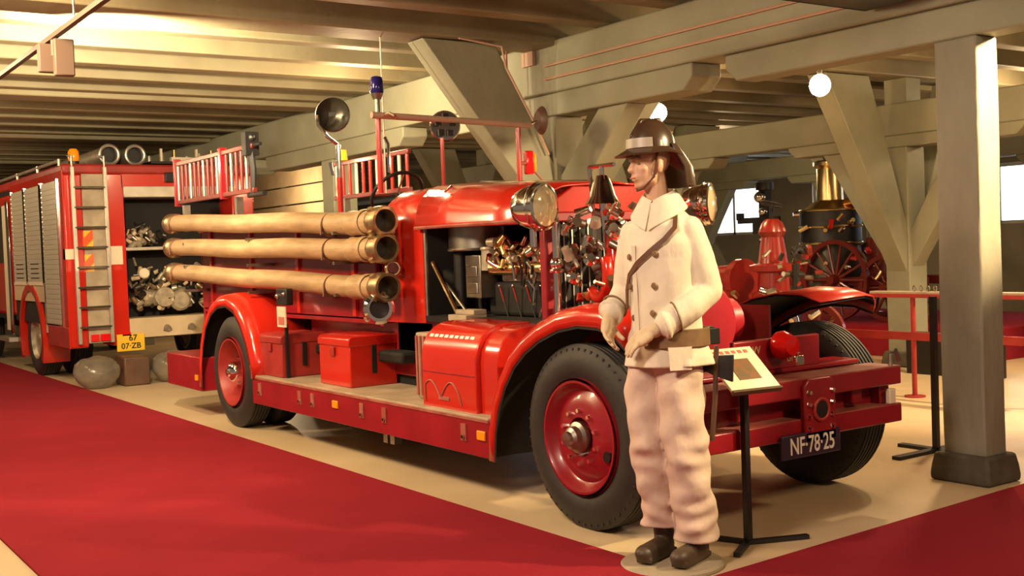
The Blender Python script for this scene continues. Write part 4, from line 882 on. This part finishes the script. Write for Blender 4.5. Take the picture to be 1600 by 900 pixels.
for k in range(20):
    x = rng.uniform(-.8, 1.0); z = rng.uniform(.55, 1.35); y = rng.uniform(-.42, -.36)
    ep(MB().cyl((x, y, z), (x + rng.uniform(-.1, .1), y - .05, z + rng.uniform(-.1, .1)), .03, .025, 8), 'fitting', (BRASS, CHROME, BRASS, RED)[k % 4])
for x in (1.25, 1.4, 1.55): ep(MB().lathe([(.05, 0), (.06, .1), (.03, .14), (.03, .2), (.05, .22), (0, .24)], (x, -.45, .02), (0, 0, 1), 12), 'brass_valve', BRASS)
# red hand pump standing nearer, behind the vintage engine
E2 = empty('red_pump', (-3.18, 4.7, 0)); tag(E2, 'glossy red pump column with flanges behind the vintage engine', 'pump')
def e2(mb, n, mt, b=0): return mb.build(n, mt, E2, bevel=b)
e2(MB().lathe([(.22, .15), (.22, .35), (.16, .42), (.15, .85), (.20, .88), (.20, .93), (.15, .95), (.14, 1.12), (.22, 1.14), (.22, 1.19), (.14, 1.21), (.10, 1.45), (.13, 1.50), (.10, 1.58), (.06, 1.62), (0, 1.62)], (.3, -.1, 0), (0, 0, 1), 24), 'column', PRED)
e2(MB().cyl((.3, -.1, 1.62), (.3, -.1, 1.78), .02).torus((.3, -.1, 1.76), (.1, .3, 1), .10, .012), 'hand_wheel', BLACK)
e2(MB().lathe([(.16, -.5), (.24, -.5), (.24, -.44), (.17, -.42), (.17, .2), (.22, .22), (.22, .30), (0, .30)], (-.35, -.1, 1.02), (1, 0, .05), 22), 'barrel', PRED)
e2(MB().box(-1.1, .5, -.3, .3, .0, .62), 'pump_bed', DRED, .05); e2(MB().box(-.15, -.05, -.32, -.28, .60, .95), 'bed_bracket', PRED)
for k in range(6): e2(MB().cyl((-.8 + k * .16, -.33, .9 + .04 * (k % 2)), (-.8 + k * .16, -.28, .9), .03), 'flange_bolt', CHROME)
spoked(E2, (.68, .0, .55), .30, .3, 10)
e2(MB().tube([(.3, -.25, .95), (.55, -.25, .9), (.62, -.2, .7), (.6, -.1, .3)], .05, 10), 'outlet_pipe', CHROME)
e2(MB().box(-1.9, -.2, -.45, -.35, .90, .97), 'tan_rail', RUNB, .02)
for k in range(30):
    x = rng.uniform(.42, .95); z = rng.uniform(.75, 1.35); y = rng.uniform(-.35, -.2); d = V((rng.uniform(-1, 1), rng.uniform(-1, 1), rng.uniform(-1, 1))).normalized() * rng.uniform(.04, .10)
    e2(MB().cyl((x, y, z), V((x, y, z)) + d, rng.uniform(.014, .035), n=8), 'fitting', (CHROME, BLACK, STEEL, BLACK, PRED)[k % 5])
e2(MB().cyl((.62, -.15, .3), (.62, -.15, 1.2), .035), 'lever_post', BLACK)
# black lattice machine over the pump
q = empty('dark_hoist', (-6.4, 8.3, .36)); tag(q, 'dark ironwork with a level arm in front of the bright windows', 'machine')
MB().box(-.06, .06, -.06, .06, 0, 1.75).box(-.5, .25, -.03, .03, 1.30, 1.38).box(-.15, .15, -.1, .1, 1.15, 1.32).cyl((0, 0, 1.75), (0, 0, 1.85), .12).box(-.5, -.44, -.05, .05, 1.35, 1.45).build('frame', BLACK, q)
MB().ball((0, -.1, 1.65), .08).ball((.05, -.1, 1.45), .06).build('polished_joint', CHROME, q)
# right edge machine
E3 = empty('brass_pump', (-1.35, 8.9, .44)); tag(E3, 'red and brass wheeled pump at the right edge beyond the big post', 'pump')
MB().cyl((0, 0, .15), (0, 0, .95), .30, .3, 20).build('barrel', MAROON, E3); MB().cyl((-.25, -.3, .25), (-.25, -.3, .70), .12).build('steel_tank', MIRR, E3)
MB().ball((.1, 0, 1.30), (.42, .38, .26), 20, 12).build('dark_cover', BLACK, E3)
MB().box(-.5, .5, -.36, -.3, .9, .97).cyl((-.1, -.3, .97), (-.1, -.3, 1.15), .12).build('brass_head', BRASS, E3)
spoked(E3, (.45, -.42, .42), .42, 0, 12, RED)
for k in range(16): MB().cyl((rng.uniform(-.5, .4), -.38, rng.uniform(.05, 1.1)), (rng.uniform(-.5, .4), -.34, rng.uniform(.05, 1.1)), .022, n=8).build('pipe', (BRASS, RED, COPPER)[k % 3], E3)
# ================================================================== BULBS, TRACK, SPOTLIGHTS, PIPES
for (x, y, z, lab) in ((-1.76, 4.0, 2.71, 'glowing bare bulb hanging right, beside the big post'), (-3.74, 4.0, 2.72, 'glowing bare bulb above the mannequin helmet')):
    q = empty('hanging_bulb', (x, y, z)); tag(q, lab, 'light bulb', 'glowing hanging bulbs')
    MB().ball((0, 0, -.03), (.085, .085, .09), 24, 16).build('bulb', BULB, q); MB().cyl((0, 0, .06), (0, 0, .13), .022).build('socket', BLACK, q); MB().cyl((0, 0, .13), (0, 0, 3.42 - z), .004, n=6).build('cord', BLACK, q)
tr_ = empty('light_track', (-3, -1.70, 2.86)); tag(tr_, 'thin lighting track running under the ceiling at upper left', 'light track')
MB().box(-6, 3.5, -.018, .018, 0, .03).build('track', TRK, tr_)
for x in (-5, -2.5, .5, 3): MB().cyl((x, 0, .03), (x, 0, .29), .006, n=6).build('hanger', STEEL, tr_)
q = empty('floodlight', (-3.05, -1.70, 2.76)); tag(q, 'pink grey floodlight on the track shining at the ceiling', 'floodlight')
MB().box(-.09, -.03, -.08, .06, -.10, .08).box(.06, .12, -.02, .10, -.14, .09).build('lamp_box', FLD, q, bevel=.008); MB().cyl((0, 0, .0), (0, 0, .10), .014).build('clamp', PINKW, q)
MB().box(-.05, .08, .07, .10, -.12, -.02).build('reflector', FLD, q, bevel=.004)
spot((-3.30, -1.42, 2.86), (-4.9, -.5, 3.30), 900, 150, .04, blend=.9, col=(1.0, .80, .50))
q = empty('cable_tray', (.35, .98, 2.775)); tag(q, 'dark metal cable tray crossing above the big post at top right', 'cable tray')
MB().box(-.25, -.235, -1.5, 1.24, 0, .07).box(.235, .25, -1.5, 1.24, 0, .07).box(-.25, .25, -1.5, 1.24, 0, .012).build('tray', BLACK, q)
for k in range(9): MB().box(-.235, .235, -1.4 + k * .3, -1.37 + k * .3, .05, .07).build('cross_bar', BLACK, q)
# thin cords and sprinkler
q = empty('pull_rope', (-3.3, .42, 1.9)); tag(q, 'thin pale cord hanging from the ceiling behind the windscreen', 'cord')
MB().cyl((0, .35, 0), (0, .35, 1.2), .006, n=6).build('cord', WHITE, q)
q = empty('sprinkler_pipe', (-3.0, 2.05, 2.75)); tag(q, 'small sprinkler head with pipe by the beam end above the windscreen', 'sprinkler')
MB().cyl((-.45, 0, 0), (-.45, 0, -.28), .012).cyl((-.45, 0, .0), (-.45, 0, .35), .008).obox((-.45, 0, -.02), (.12, .05, .04)).build('pipe', PINKW, q)
